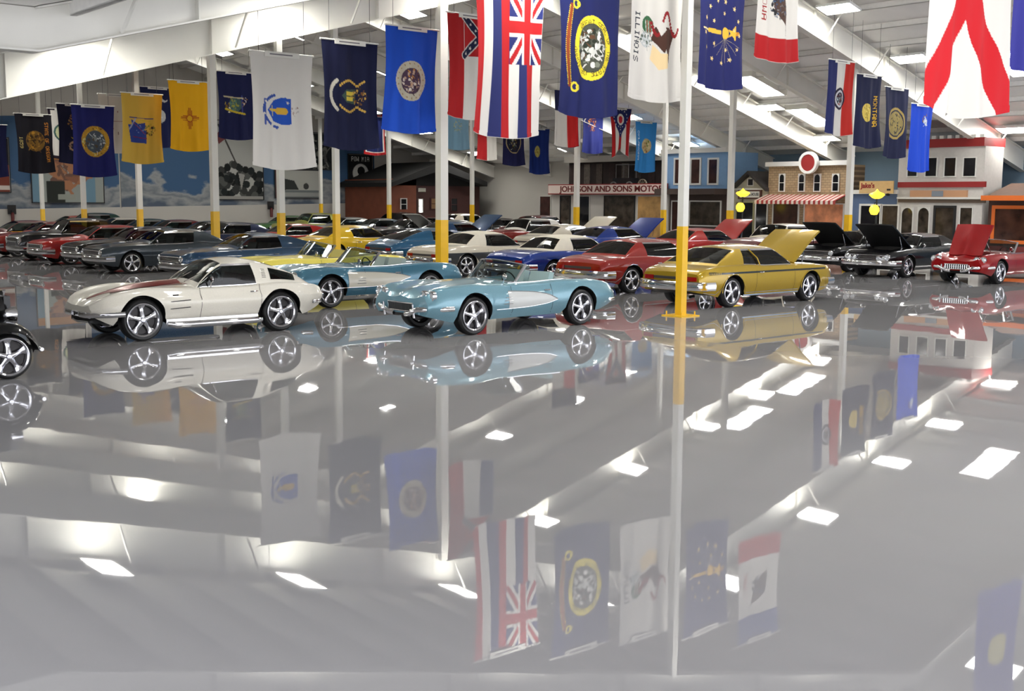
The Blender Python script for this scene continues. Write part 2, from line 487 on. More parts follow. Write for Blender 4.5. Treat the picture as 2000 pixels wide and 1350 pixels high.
def steering(parent, x, y, z):
    m = MB(); pts = []
    for k in range(25):
        a = 2 * PI * k / 24; pts.append((x + .17 * math.sin(a) * .35, y + .18 * math.cos(a), z + .18 * math.sin(a)))
    m.tube(pts, .012, 6, cap=False); m.tube([(x, y, z), (x + .3, y, z - .12)], .02, 6)
    m.tube([(x, y - .18, z), (x, y + .18, z)], .01, 6)
    m.build('steering_wheel', DARKIN, parent, 60)
def mirror(parent, x, y, z, sg):
    m = MB(); m.tube([(x, y, z), (x, y + sg * .05, z + .1)], .012, 6)
    m.lathe([(0, .02), (.05, .015), (.055, 0), (.035, -.03), (0, -.035)], 14, 'x', (x, y + sg * .06, z + .13)); m.build('side_mirror', CHROME, parent, 50)
def side_patch(s, x0, x1, lo, hi, matr, name, parent, sides=(1, -1), n=26, off=.006):
    for sg in sides:
        P = []
        for i in range(n + 1):
            x = x0 + (x1 - x0) * i / n; a, b = lo(x), max(lo(x) + .001, hi(x))
            P.append([(x, sg * (s.ys(x, a + (b - a) * k / 4) + off), a + (b - a) * k / 4) for k in range(5)])
        m = MB(); m.grid(P); m.build(name, matr, parent, 60)
def top_patch(s, x0, x1, w, matr, name, parent, n=20, off=.006, yc=0):
    P = []
    for i in range(n + 1):
        x = x0 + (x1 - x0) * i / n; ww = w(x)
        P.append([(x, yc - ww + 2 * ww * k / 6, s.tz(x, yc - ww + 2 * ww * k / 6) + off) for k in range(7)])
    m = MB(); m.grid(P); m.build(name, matr, parent, 60)
def hood_panel(s, x0, x1, w0, w1, hinge, ang, pm, parent, under=None):
    """open bonnet; hinge 'rear' (at x0, cowl) or 'front' (at x1)"""
    xh = x0 if hinge == 'rear' else x1; zh = s.top(xh) + .01
    P = []; Q = []
    for i in range(11):
        x = x0 + (x1 - x0) * i / 10; w = w0 + (w1 - w0) * i / 10
        row = [Vector((x, -w + 2 * w * k / 10, s.tz(x, (-w + 2 * w * k / 10)) + .01)) for k in range(11)]
        P.append(row); Q.append([v - Vector((0, 0, .045)) for v in row])
    a = -ang if hinge == 'rear' else ang
    T = Matrix.Translation((xh, 0, zh)) @ Matrix.Rotation(a, 4, 'Y') @ Matrix.Translation((-xh, 0, -zh))
    m = MB(); P = [[T @ v for v in r_] for r_ in P]; Q = [[T @ v for v in r_] for r_ in Q]
    m.grid(P); m.grid([r_[::-1] for r_ in Q], 1)
    m.grid([P[0], Q[0]]); m.grid([P[-1], Q[-1]]); m.grid([[r_[0] for r_ in P], [r_[0] for r_ in Q]]); m.grid([[r_[-1] for r_ in P], [r_[-1] for r_ in Q]])
    o = m.build('hood', [pm, under or pm], parent, 35); o['label'] = 'raised hood'
    mm = MB()
    for sg in (-1, 1):
        mm.tube([T @ Vector((x0 + (x1 - x0) * .5, sg * w0 * .85, s.tz(x0 + .5, w0) - .04)), (x0 + (x1 - x0) * .35, sg * w0 * .9, s.top(x0) - .12)], .012, 6)
    mm.build('hood_prop', CHROME, parent)
def engine(parent, x, z):
    m = MB()
    m.box(x - .32, x + .3, -.2, .2, z, z + .22)
    for sg in (-1, 1): m.box(x - .28, x + .28, sg * .2 - .07, sg * .2 + .07, z + .16, z + .27)
    m.lathe([(0, .1), (.17, .1), (.19, .08), (.19, .02), (0, .02)], 20, 'z', (x, 0, z + .24))
    m.tube([(x + .33, -.12, z + .1), (x + .33, .12, z + .15)], .05, 8); m.box(x + .42, x + .46, -.33, .33, z - .1, z + .24)
    m.build('engine', CHROME, parent, 35)
def car_base(name, spec, pm, det=True, interior=None, wheelw=.22, rimf=.76, rear_R=None):
    s = Shape(spec); root = empty(name, (0, 0, 0))
    b = s.body(det).build('body', [pm, BLACK, interior or DARKIN], root, 32)
    wheels(root, s.xf, s.xr, s.R, s.d.get('wy', s.W(s.xf) - .05 - wheelw / 2), wheelw, det, rear_R, rimf)
    return s, root
def add_cabin(s, root, c, roof_mat, glass=None):
    bk = s.cabin(c); g = glass or GLASS
    bk['body'].build('roof', roof_mat, root, 35)
    bk['front'].build('windshield', g, root, 60); bk['rear'].build('rear_window', g, root, 60)
    bk['sl'].build('side_window', g, root, 60); bk['sr'].build('side_window', g, root, 60)
    [bk[t].build('window_trim', CHROME, root, 35) for t in ('triml', 'trimr')]
def grille(parent, x, w, z0, z1, nx=0, nz=5, back=BLACK, name='grille', round_=0, wrap=.0):
    m = MB(); m.box(x - .05, x, -w, w, z0, z1, 0)
    if not nz:
        for k in range(14): m.box(x, x + .004, -w + 2 * w * (k + .4) / 14, -w + 2 * w * (k + .6) / 14, z0 + .01, z1 - .01, 0)
    for k in range(nz):
        z = z0 + (z1 - z0) * (k + .5) / nz; m.tube([(x + .002, -w * (1 - round_ * abs(2 * (k + .5) / nz - 1)), z), (x + .002, w * (1 - round_ * abs(2 * (k + .5) / nz - 1)), z)], .0045, 5, mi=1)
    for k in range(nx):
        y = -w + 2 * w * (k + .5) / nx; m.tube([(x + .008, y, z0 + .01), (x + .008, y, z1 - .01)], .012, 6, mi=1)
    m.build(name, [back, CHROME], parent)
    m = MB(); m.tube([(x + .01, -w, z0), (x + .01, w, z0), (x + .01, w, z1), (x + .01, -w, z1), (x + .01, -w, z0)], .012, 6); m.build('grille_surround', CHROME, parent, 50)
def plate(parent, x, z, front, rgb=(205, 205, 200), y=0):
    m = MB(); m.box(x - .008, x + .008, y - .15, y + .15, z - .075, z + .075); m.build('license_plate', mat('plate_%d' % rgb[0], rgb, .4), parent)
def handle(parent, s, x, z):
    for sg in (1, -1):
        y = sg * (s.ys(x, z) + .012); m = MB(); m.tube([(x - .08, y, z), (x, y + sg * .015, z), (x + .06, y, z)], .012, 6); m.build('door_handle', CHROME, parent, 50)
def seam(parent, s, x, z0, z1, name='door_seam', sides=(1, -1)):
    for sg in sides:
        m = MB(); m.grid([[(x + dx, sg * (s.ys(x, z0 + (z1 - z0) * k / 6) + .002), z0 + (z1 - z0) * k / 6) for k in range(7)] for dx in (-.004, .004)]); m.build(name, BLACK, parent)

# ---- three box coupe of the late sixties (two door), used in many colours
def spec_coupe(rec=None, L=0, belt=0):
    return dict(xf=1.41, xr=-1.41, R=.335, W=[(-2.45, .82), (-2.3, .885), (-1.5, .925), (-.6, .92), (.6, .91), (1.5, .915), (2.1, .885), (2.32, .80)],
        sh=[(-2.45, .70), (-2.25, .80), (-1.6, .87), (-.9, .875), (-.1, .83 + belt), (.8, .83 + belt), (1.6, .81), (2.2, .76), (2.32, .70)],
        top=[(-2.45, .78), (-2.3, .87), (-1.6, .93), (-.8, .94), (.7, .95), (1.5, .92), (2.2, .83), (2.32, .76)],
        bot=[(-2.45, .36), (-2.1, .30), (-1.8, .24), (1.8, .22), (2.2, .28), (2.32, .34)], rec=rec or [])
COUPE_CAB = dict(xw0=.82, xw1=.22, xr1=-1.0, xr0=-1.78, zr=1.31, wr=.60, xc1=-.72, xc0=-.62, xa=.72)
def coupe(name, pm, roof=None, det=False, hood=False, cab=None, glass=None, belt=0, plate_rgb=None, tail='bar', stripe=None):
    rec = [(-1.05, .70, .70, .42, .02)]
    if hood: rec.append((.98, 2.02, .62, .45, .02))
    s, root = car_base(name, spec_coupe(rec, belt=belt), pm, det)
    add_cabin(s, root, dict(COUPE_CAB, **(cab or {})), roof or pm, glass)
    bumper(s, root, .46, .17, d=.09); bumper(s, root, .49, .20, front=False, d=.08)
    grille(root, s.nose + .012, .62, .56, .70, nx=0, nz=4)
    for sg in (1, -1):
        lamp(root, s.nose + .0, sg * .70, .64, .075)
        m = MB(); m.box(s.tail - .02, s.tail + .04, sg * .62 - .13, sg * .62 + .13, .60, .69); m.build('taillight', REDL, root)
    m = MB(); m.box(s.tail - .012, s.tail + .02, -.48, .48, .62, .68); m.build('tail_panel', mat('tail_dark', (60, 55, 55), .4), root)
    side_patch(s, -2.3, 2.15, lambda x: max(.30, s.arch(x) + .008), lambda x: max(.315, s.arch(x) + .022), CHROME, 'lower_trim', root) if det else None
    handle(root, s, -.45, .74); seam(root, s, -.62, .26, .80); seam(root, s, .78, .26, .80)
    seats(root, -.1, .42, mat('vinyl_black', (26, 25, 26), .5))
    steering(root, .38, .36, .92)
    mirror(root, .62, s.ys(.62, .82) - .02, .84, 1)
    plate(root, s.tail - .085, .50, False, plate_rgb or (205, 205, 200))
    if hood:
        hood_panel(s, .95, 2.22, .70, .64, 'rear', R(38), pm, root, BLACK); engine(root, 1.5, .5)
    return s, root

# ---- white split roof sports coupe of the sixties
def make_sport_coupe():
    W = [(-2.22, .58), (-2.1, .74), (-1.8, .84), (-1.24, .885), (-.4, .80), (.4, .81), (1.25, .885), (1.7, .84), (1.88, .76), (2.0, .60)]
    spec = dict(xf=1.25, xr=-1.24, R=.345, gap=.055, W=W, rc=.08,
        side=[(0, .84), (.3, .93), (.62, 1.0), (.72, 1.0), (.9, .93), (1, .89)],
        sh=[(-2.22, .66), (-2.0, .73), (-1.3, .80), (-.6, .765), (.2, .76), (1.1, .80), (1.5, .76), (1.85, .65), (2.0, .54)],
        top=[(-2.22, .70), (-2.0, .76), (-1.3, .87), (-.6, .86), (.2, .87), (1.0, .84), (1.5, .78), (1.85, .67), (2.0, .57)],
        val=[(-2.2, 0), (.2, 0), (.9, .025), (1.5, .04), (2.0, .01)],
        bot=[(-2.22, .46), (-2.0, .36), (-1.7, .27), (1.6, .25), (1.8, .32), (2.0, .44)], rec=[(-1.2, .08, .62, .34, .02)])
    pm = paint('ivory_white', (226, 221, 208), 0)
    s, root = car_base('sports_coupe', spec, pm, True, mat('red_leather', (70, 16, 16), .5), .24, .78)
    cab = dict(xw0=.26, xw1=-.27, xr1=-.92, xr0=-2.02, zr=1.25, wr=.52, xc1=-.80, xc0=-.86, xa=.14, taper=.16, rpow=1.3, rear=(1, 5))
    add_cabin(s, root, cab, pm)
    # rear quarter glass of the fastback, with vents in the pillar
    bumper_m = MB()
    maroon = paint('maroon', (112, 24, 20))
    top_patch(s, .25, 1.86, lambda x: .34 - .17 * max(0, (x - .25)) , maroon, 'hood_stripe', root)
    P = [[(x, y, s.tz(x, y) + .012 + .05 * max(0, math.cos(PI * .5 * y / .2)) * min(1, max(0, (1.5 - x) * 1.6))) for y in [(-.2 + .4 * k / 8) for k in range(9)]] for x in [.32 + 1.2 * i / 12 for i in range(13)]]
    m = MB(); m.grid(P); m.build('hood_bulge', maroon, root, 60)
    for sg in (1, -1):
        # split chrome bumpers
        m = MB(); pts = [(s.nose + .03, sg * .16, .435), (s.nose + .04, sg * .42, .44), (s.nose - .04, sg * .62, .45), (s.nose - .22, sg * .79, .455), (s.nose - .45, sg * .86, .46)]
        m.tube(pts, .045, 8, flat=.5); m.build('front_bumper', CHROME, root, 50)
        m = MB(); pts = [(s.tail - .03, sg * .2, .47), (s.tail - .03, sg * .45, .48), (s.tail + .1, sg * .68, .485), (s.tail + .34, sg * .82, .49)]
        m.tube(pts, .035, 8, flat=.5); m.build('rear_bumper', CHROME, root, 50)
        for yy in (.3, .5): lamp(root, s.tail - .005, sg * yy, .58, .055, -1, 'taillight', REDL)
        # side exhaust pipe
        m = MB(); m.tube([(.82, sg * .80, .26), (.7, sg * .84, .235), (-.75, sg * .84, .235), (-.86, sg * .83, .235)], [.04, .06, .06, .04], 10)
        m.box(-.8, .85, sg * .79 - .02, sg * .79 + .02, .25, .33); o = m.build('side_exhaust', CHROME, root, 50); o['label'] = 'chrome side exhaust cover'
        # fender gills
        for zz in (.50, .62):
            y = s.ys(.72, zz) + .003; m = MB(); m.tube([(.78, sg * y, zz), (.42, sg * (s.ys(.42, zz) + .003), zz + .012)], .007, 5); m.build('fender_gill', DARKIN, root)
        m = MB(); m.tube([(.62, sg * (s.ys(.62, .72) + .004), .72), (.72, sg * (s.ys(.72, .72) + .004), .72)], .012, 6); m.build('fender_badge', DARKIN, root)
        # rear quarter pane
        m = MB()
        def cp(x, t):
            zb = s.edge(x)[1]; ht = (1 - ((-.92 - x) / 1.10)**1.3) if x < -.92 else 1
            zt = zb + (1.25 - .055 - zb) * ht; yb = s.edge(x)[0] - .01; yt = yb + (.52 - .16 * max(0, -.92 - x) / 1.10 - yb) * ht
            return (x, sg * (yb + (yt - yb) * t + .012 + .03 * math.sin(PI * t) * ht), zb + (zt - zb) * t)
        m.grid([[cp(x, t) for t in (.18, .5, .82)] for x in (-1.12, -1.2, -1.3, -1.4, -1.5, -1.6)]); m.build('quarter_window', DGLASS, root, 60)
        m = MB()
        for k in range(6): m.tube([cp(-.97, .3 + .08 * k), cp(-1.04, .3 + .08 * k)], .006, 4)
        m.build('pillar_vent', mat('vent_grey', (150, 146, 138), .5), root)
        seam(root, s, .22, .28, .82, sides=(sg,)); seam(root, s, -.86, .28, .84, sides=(sg,))
        m = MB(); m.tube([(s.nose - .05, sg * .3, .47), (s.nose - .12, sg * .66, .50)], .03, 8); m.build('headlight_door', pm, root, 50)
    grille(root, s.nose - .02, .5, .40, .47, nz=4); handle(root, s, -.74, .72)
    m = MB(); m.box(1.7, 1.93, -.5, .5, .30, .42); m.build('front_intake', BLACK, root)
    m = MB(); m.tube([(1.95, -.35, .32), (2.0, 0, .31), (1.95, .35, .32)], .02, 8); m.build('front_valance_bar', CHROME, root, 50)
    seats(root, -.62, .34, mat('red_leather', (70, 16, 16), .5)); steering(root, -.2, .36, .86)
    mirror(root, -.0, s.ys(0, .74) - .05, .82, 1)
    m = MB()
    for y0 in (-.1, .3): m.tube([(.30, y0, .90), (.10, y0 + .28, 1.06)], .007, 5)
    m.build('wiper', CHROME, root)
    return root

# ---- two light blue open sports cars (fifties) with scooped side coves, also red and pale yellow
def make_roadster(name, pm, cove=None, hood=None, tail='duck', interior=(150, 175, 175), cove_long=False, det=True):
    rear = [(-2.3, .60), (-2.1, .70), (-1.5, .78), (-.8, .79)] if tail == 'duck' else [(-2.3, .62), (-2.1, .76), (-1.4, .82), (-.8, .80)]
    rec = [(-.92, .42, .60, .36, .02)]
    if hood: rec.append((.85, 1.75, .48, .42, .02))
    spec = dict(xf=1.30, xr=-1.29, R=.335, gap=.06, rc=.10,
        W=[(-2.34, .66), (-2.2, .80), (-1.7, .88), (-1.29, .90), (-.6, .86), (.4, .87), (1.3, .915), (1.9, .90), (2.1, .86), (2.22, .76)],
        side=[(0, .88), (.25, .97), (.5, 1.0), (.8, .97), (1, .90)],
        sh=rear + [(-.2, .77), (.5, .77), (1.3, .80), (1.9, .77), (2.1, .72), (2.22, .62)],
        top=[(-2.34, .66), (-2.1, .76), (-1.5, .86), (-.95, .87), (.45, .90), (1.2, .88), (1.8, .82), (2.1, .74), (2.22, .68)],
        val=[(-2.3, .0), (-1.6, .02), (-1.0, 0), (.6, 0), (1.2, .03), (1.9, .055), (2.2, .04)],
        bot=[(-2.34, .40), (-2.1, .33), (-1.7, .25), (1.7, .24), (2.0, .30), (2.22, .36)], rec=rec)
    im = mat('cabin_%d_%d' % interior[:2], interior, .5)
    s, root = car_base(name, spec, pm, det, im, .22, .76)
    # curved windshield in a chrome frame
    def wp(f, t):   # f -1..1 across, t 0..1 up
        y = f * .66; x = .50 - .30 * abs(f)**3 - .30 * t; z = s.tz(x + .3 * t, y) + .005 + .33 * t * (1 - .10 * f * f)
        return (x, y * (1 - .07 * t), z)
    N = 16
    m = MB(); m.grid([[wp(-1 + 2 * i / N, t) for t in (0, .33, .66, 1)] for i in range(N + 1)]); m.build('windshield', GLASS, root, 60)
    m = MB(); m.tube([wp(-1 + 2 * i / N, 1) for i in range(N + 1)], .014, 6); m.tube([wp(-1, 0), wp(-1, .5), wp(-1, 1)], .03, 6); m.tube([wp(1, 0), wp(1, .5), wp(1, 1)], .03, 6)
    m.tube([wp(-1 + 2 * i / N, 0) for i in range(N + 1)], .012, 6); m.build('windshield_frame', CHROME, root, 50)
    seats(root, -.45, .36, im); steering(root, .05, .34, .84)
    m = MB(); m.box(.22, .42, -.58, .58, .70, .84); m.build('dashboard', im, root)
    cc = cove or mat('cove_silver', (196, 198, 196), .35, coat=.6)
    if cove_long: cx0, cx1, ctop, cbot = -.75, .88, curve([(-.75, .60), (-.5, .66), (.2, .73), (.88, .75)]), curve([(-.75, .59), (-.3, .47), (.3, .42), (.88, .42)])
    else: cx0, cx1, ctop, cbot = -.66, .52, curve([(-.66, .53), (-.45, .62), (0, .69), (.52, .72)]), curve([(-.66, .52), (-.4, .46), (.1, .42), (.52, .41)])
    if cove is not False:
        side_patch(s, cx0, cx1, cbot, ctop, cc, 'side_cove', root, off=.006)
        for sg in (1, -1):
            pth = [(x, ctop(x)) for x in [cx1 - (cx1 - cx0) * i / 14 for i in range(15)]] + [(x, cbot(x)) for x in [cx0 + (cx1 + .3 - cx0) * i / 14 for i in range(15)]]
            m = MB(); m.tube([(x, sg * (s.ys(x, z) + .008), z) for x, z in pth], .007, 5); m.build('cove_trim', CHROME, root, 50)
            for k in range(3):
                z = .50 + .055 * k; m = MB(); m.tube([(.66 - .03 * k, sg * (s.ys(.6, z) + .012), z), (.44, sg * (s.ys(.44, z) + .012), z)], .007, 5); m.build('fender_gill', CHROME, root)
    for sg in (1, -1):
        for yy in (.58, .75): lamp(root, s.nose - .085 + (.03 if yy < .7 else 0), sg * yy, .70, .072)
        m = MB(); m.tube([(s.nose + .04, sg * .16, .37), (s.nose + .05, sg * .30, .385), (s.nose + .06, sg * .42, .44), (s.nose + .06, sg * .52, .47), (s.nose - .02, sg * .7, .475), (s.nose - .22, sg * .87, .48), (s.nose - .42, sg * .93, .485)], .042, 8, flat=.7); m.build('front_bumper', CHROME, root, 50)
        m = MB(); m.lathe([(0, .07), (.035, .05), (.045, 0), (.035, -.04), (0, -.05)], 10, 'x', (s.nose + .07, sg * .42, .44)); m.tube([(s.nose + .04, sg * .42, .32), (s.nose + .07, sg * .42, .55)], .022, 8); m.build('bumper_guard', CHROME, root, 50)
        m = MB(); m.tube([(s.tail - .02, sg * .3, .42), (s.tail - .03, sg * .6, .43), (s.tail + .12, sg * .79, .44), (s.tail + .3, sg * .86, .45)], .03, 8); m.build('rear_bumper', CHROME, root, 50)
        for yy in (.42, .6): lamp(root, s.tail + .01, sg * yy, .55, .045, -1, 'taillight', REDL)
        m = MB(); m.grid([[(x, sg * (s.ys(x, .77) - .03), .78 + dz) for dz in (0, .2 - .1 * (.2 - x))] for x in (.22, .1, 0, -.1)]); 
        seam(root, s, .42, .28, .80, sides=(sg,)); seam(root, s, -.55, .28, .80, sides=(sg,))
        m = MB(); m.tube([(x, sg * (s.edge(x)[0] + .0), s.edge(x)[1] + .006) for x in [-.9 + 1.3 * i / 10 for i in range(11)]], .009, 5); m.build('belt_trim', CHROME, root, 50)
        mirror(root, .52, sg * (s.ys(.5, .78) - .1), .84, sg) if sg > 0 else None
    grille(root, s.nose + .005, .36, .42, .56, nx=11 if hood else 0, nz=1 if hood else 0, round_=.1, name='grille', back=mat('grille_mesh', (70, 72, 72), .4, .6))
    handle(root, s, -.42, .70)
    if hood: hood_panel(s, .80, 1.80, .55, .50, 'front', R(55), pm, root, pm); engine(root, 1.25, .5)
    return s, root
# ------------------------------------------------------------------ flags: cloth grids painted per vertex
FONT = {}
GL = {'A': "01110100011000111111100011000110001", 'B': "11110100011000111110100011000111110", 'C': "01110100011000010000100001000101110",
 'D': "11110100011000110001100011000111110", 'E': "11111100001000011110100001000011111", 'G': "01110100011000010111100011000101110", 'H': "10001100011000111111100011000110001",
 'I': "01110001000010000100001000010001110", 'K': "10001100101010011000101001001010001", 'L': "10000100001000010000100001000011111", 'M': "10001110111010110101100011000110001",
 'N': "10001110011010110011100011000110001", 'O': "01110100011000110001100011000101110", 'P': "11110100011000111110100001000010000", 'R': "11110100011000111110101001001010001",
 'S': "01111100001000001110000010000111110", 'T': "11111001000010000100001000010000100", 'U': "10001100011000110001100011000101110", 'V': "10001100011000110001100010101000100",
 'W': "10001100011000110101101011101110001", 'Y': "10001100010101000100001000010000100", ' ': "0" * 35, '1': "00100011000010000100001000010001110", '8': "01110100011000101110100011000101110", '5': "11111100001111000001000011000101110", '9': "01110100011000101111000010001001100", 'F': "11111100001000011110100001000010000"}
for k, v in GL.items(): FONT[k] = np.array([int(c) for c in v]).reshape(7, 5)
FLAGM = bpy.data.materials.new('flag_cloth'); FLAGM.use_nodes = True
_nt = FLAGM.node_tree; _b = _nt.nodes['Principled BSDF']; _a = _nt.nodes.new('ShaderNodeVertexColor'); _a.layer_name = 'Col'
_nt.links.new(_a.outputs['Color'], _b.inputs['Base Color']); _b.inputs['Roughness'].default_value = .75; _b.inputs['Specular IOR Level'].default_value = .25
FL, FW = 2.44, 1.52
NAVY, ROYAL, WHT, RED, GOLD = (22, 28, 70), (28, 78, 190), (214, 210, 203), (170, 26, 30), (220, 180, 60)
class Paint:
    """natural flag coordinates: a = distance from the hoist (hung downwards), b = height (to the right as hung)"""
    def __init__(s, A, B, base):
        s.A, s.B = A, B; s.C = np.zeros(A.shape + (3,)); s.C[:] = lin(base)
    def put(s, mk, c): s.C[mk] = lin(c)
    def rect(s, a0, a1, b0, b1, c): s.put((s.A >= a0) & (s.A < a1) & (s.B >= b0) & (s.B < b1), c)
    def disc(s, a, b, r, c, ra=None): s.put(((s.A - a) / (ra or r))**2 + ((s.B - b) / r)**2 < 1, c)
    def ring(s, a, b, r0, r1, c):
        d = np.hypot(s.A - a, s.B - b); s.put((d > r0) & (d < r1), c)
    def line(s, a0, b0, a1, b1, w, c):
        dx, dy = a1 - a0, b1 - b0; L = max(1e-6, dx * dx + dy * dy)
        t = np.clip(((s.A - a0) * dx + (s.B - b0) * dy) / L, 0, 1)
        s.put(np.hypot(s.A - a0 - t * dx, s.B - b0 - t * dy) < w / 2, c)
    def poly(s, pts, c):
        ins = np.zeros(s.A.shape, bool); n = len(pts)
        for i in range(n):
            (x0, y0), (x1, y1) = pts[i], pts[(i + 1) % n]
            if y0 == y1: continue
            cnd = ((y0 > s.B) != (y1 > s.B)) & (s.A < (x1 - x0) * (s.B - y0) / (y1 - y0) + x0); ins ^= cnd
        s.put(ins, c)
    def star(s, a, b, r, c, n=5):
        s.poly([(a + (r if k % 2 == 0 else r * .42) * math.sin(PI * k / n), b + (r if k % 2 == 0 else r * .42) * math.cos(PI * k / n)) for k in range(2 * n)], c)
    def text(s, txt, a, b, h, c, w=None):
        """starting at a, letter feet at b, running away from the hoist"""
        w = w or h * .72
        for i, ch in enumerate(txt):
            g = FONT.get(ch)
            if g is None: continue
            u = (s.A - a - i * w * 1.2) / w; v = 1 - (s.B - b) / h
            ok = (u >= 0) & (u < 1) & (v >= 0) & (v < 1)
            iu = np.clip((u * 5).astype(int), 0, 4); iv = np.clip((v * 7).astype(int), 0, 6)
            s.put(ok & (g[iv, iu] == 1), c)
    def ringtext(s, txt, a, b, r, h, c, start=0, spread=2 * PI):
        n = len(txt); th = np.arctan2(s.B - b, s.A - a); d = np.hypot(s.A - a, s.B - b)
        for i, ch in enumerate(txt):
            g = FONT.get(ch)
            if g is None: continue
            cth = PI / 2 - (start + spread * i / n); wdt = .8 * spread / n
            du = (cth - th + PI) % (2 * PI) - PI
            u = du / wdt + .5; v = 1 - (d - r) / h
            ok = (u >= 0) & (u < 1) & (v >= 0) & (v < 1)
            iu = np.clip((u * 5).astype(int), 0, 4); iv = np.clip((v * 7).astype(int), 0, 6)
            s.put(ok & (g[iv, iu] == 1), c)
    def mottle(s, a, b, r, cols, n=60, seed=1, size=.03):
        rg = random.Random(seed)
        for _ in range(n):
            t, q = rg.random() * 2 * PI, r * math.sqrt(rg.random())
            aa, bb = a + q * math.cos(t), b + q * math.sin(t)
            if rg.random() < .5: s.disc(aa, bb, size * rg.uniform(.4, 1.2), rg.choice(cols), size * rg.uniform(.4, 1.2))
            else: s.line(aa, bb, aa + rg.uniform(-2, 2) * size, bb + rg.uniform(-2, 2) * size, size * .45, rg.choice(cols))
CA, CB = FL / 2, FW / 2
def f_seal(base, gold, inner, r=.36, seed=1, ring=True, txt=None, cols=None):
    def f(p):
        if ring: p.disc(CA, CB, r, gold); p.disc(CA, CB, r * .74, inner)
        p.mottle(CA, CB, r * (.7 if ring else .9), cols or [(150, 150, 140), (60, 70, 60), (200, 190, 160), (90, 60, 40)], 70, seed, r * .13)
        if txt: p.ringtext(txt, CA, CB, r * .80, r * .15, (40, 35, 20))
    return base, f
def f_mass(p):
    b = (36, 82, 178)
    p.line(.98, .30, 1.5, .30, .05, (70, 90, 160)); p.line(.98, 1.12, 1.4, 1.0, .01, WHT)
    for t in range(0, 21):   # blue ribbon below and round the shield
        q = -1.25 + 2.5 * t / 20
        p.disc(1.2 + .36 * math.sin(q), .80 - .54 * math.cos(q), .035, (58, 84, 160) if t % 6 else WHT)
    p.poly([(.92, 1.0), (1.48, 1.0), (1.50, .78), (1.42, .55), (1.2, .36), (.98, .55), (.90, .78)], b)
    for q in (-1, 1): p.line(1.2 + q * .28, 1.0, 1.2 + q * .29, .72, .012, WHT)
    p.line(1.18, .45, 1.2, .9, .05, GOLD); p.line(1.2, .66, 1.2, .84, .14, (214, 170, 60)); p.line(1.1, .5, 1.3, .52, .03, (190, 180, 140))
    p.star(1.02, .92, .05, WHT); p.mottle(1.2, 1.1, .1, [(190, 185, 180), (150, 120, 110)], 14, 3, .025)
def f_mich(p):
    g = (205, 165, 75); 
    for t in range(0, 25):
        q = -.95 + 1.9 * t / 24; p.disc(CA + .40 * math.sin(q), .62 - .44 * math.cos(q), .045, (205, 200, 185))
    for sg in (-1, 1):
        for t in range(14): p.disc(CA + sg * (.22 + .13 * abs(math.sin(t * .33))), .45 + .055 * t, .03, g)
    p.poly([(CA - .16, .92), (CA + .16, .92), (CA + .15, .62), (CA, .5), (CA - .15, .62)], (60, 80, 70)); p.rect(CA - .1, CA + .1, .62, .84, (214, 190, 70)); p.line(CA, .6, CA, .84, .02, (90, 90, 60))
    p.mottle(CA, 1.02, .2, [(120, 80, 40), g, (50, 40, 40)], 40, 5, .03)
def f_minn(p):
    p.disc(CA, CB, .46, (196, 190, 170)); p.disc(CA, CB, .30, (80, 60, 80)); p.mottle(CA, CB, .28, [(190, 160, 140), (60, 40, 50), (200, 140, 60), (220, 210, 200)], 60, 9, .035)
    for k in range(19):
        q = 2 * PI * k / 19; p.star(CA + .40 * math.cos(q), CB + .40 * math.sin(q), .03, (160, 130, 90))
def f_miss(p):
    p.rect(0, FL, 0, FW / 3, RED); p.rect(0, FL, FW / 3, 2 * FW / 3, WHT); p.rect(0, FL, 2 * FW / 3, FW, (40, 50, 100))
    p.rect(0, .98, FW / 3, FW, WHT); p.rect(.03, .95, FW / 3 + .02, FW, (176, 26, 30))
    for q in (0, 1):
        p.line(.03, FW / 3 + .02 if q == 0 else FW, .95, FW if q == 0 else FW / 3 + .02, .2, WHT)
    for q in (0, 1):
        p.line(.03, FW / 3 + .02 if q == 0 else FW, .95, FW if q == 0 else FW / 3 + .02, .15, (24, 28, 60))
    for k in range(7):
        t = k / 6
        for b_ in (FW / 3 + .08 + t * .88, FW - .06 - t * .88): p.star(.08 + t * .82, b_, .045, WHT)
def f_hawaii(p):
    cs = [WHT, RED, (38, 44, 96)]
    for k in range(8): p.rect(0, FL, FW * (7 - k) / 8, FW * (8 - k) / 8, cs[k % 3])
    p.rect(0, FL, 0, FW / 8, RED)
    a1, b0 = 1.22, FW / 2
    p.rect(0, a1, b0, FW, (34, 42, 100)); ca, cb = a1 / 2, (b0 + FW) / 2
    for w, c in ((.20, WHT), (.08, RED)):
        p2 = [(0, b0, a1, FW), (0, FW, a1, b0)]
        for (x0, y0, x1, y1) in p2:
            dx, dy = x1 - x0, y1 - y0; L = math.hypot(dx, dy)
            d = np.abs((p.A - x0) * dy - (p.B - y0) * dx) / L
            p.put((d < w / 2) & (p.A < a1) & (p.B > b0), c)
    p.rect(0, a1, cb - .13, cb + .13, WHT); p.rect(ca - .16, ca + .16, b0, FW, WHT)
    p.rect(0, a1, cb - .08, cb + .08, RED); p.rect(ca - .10, ca + .10, b0, FW, RED)
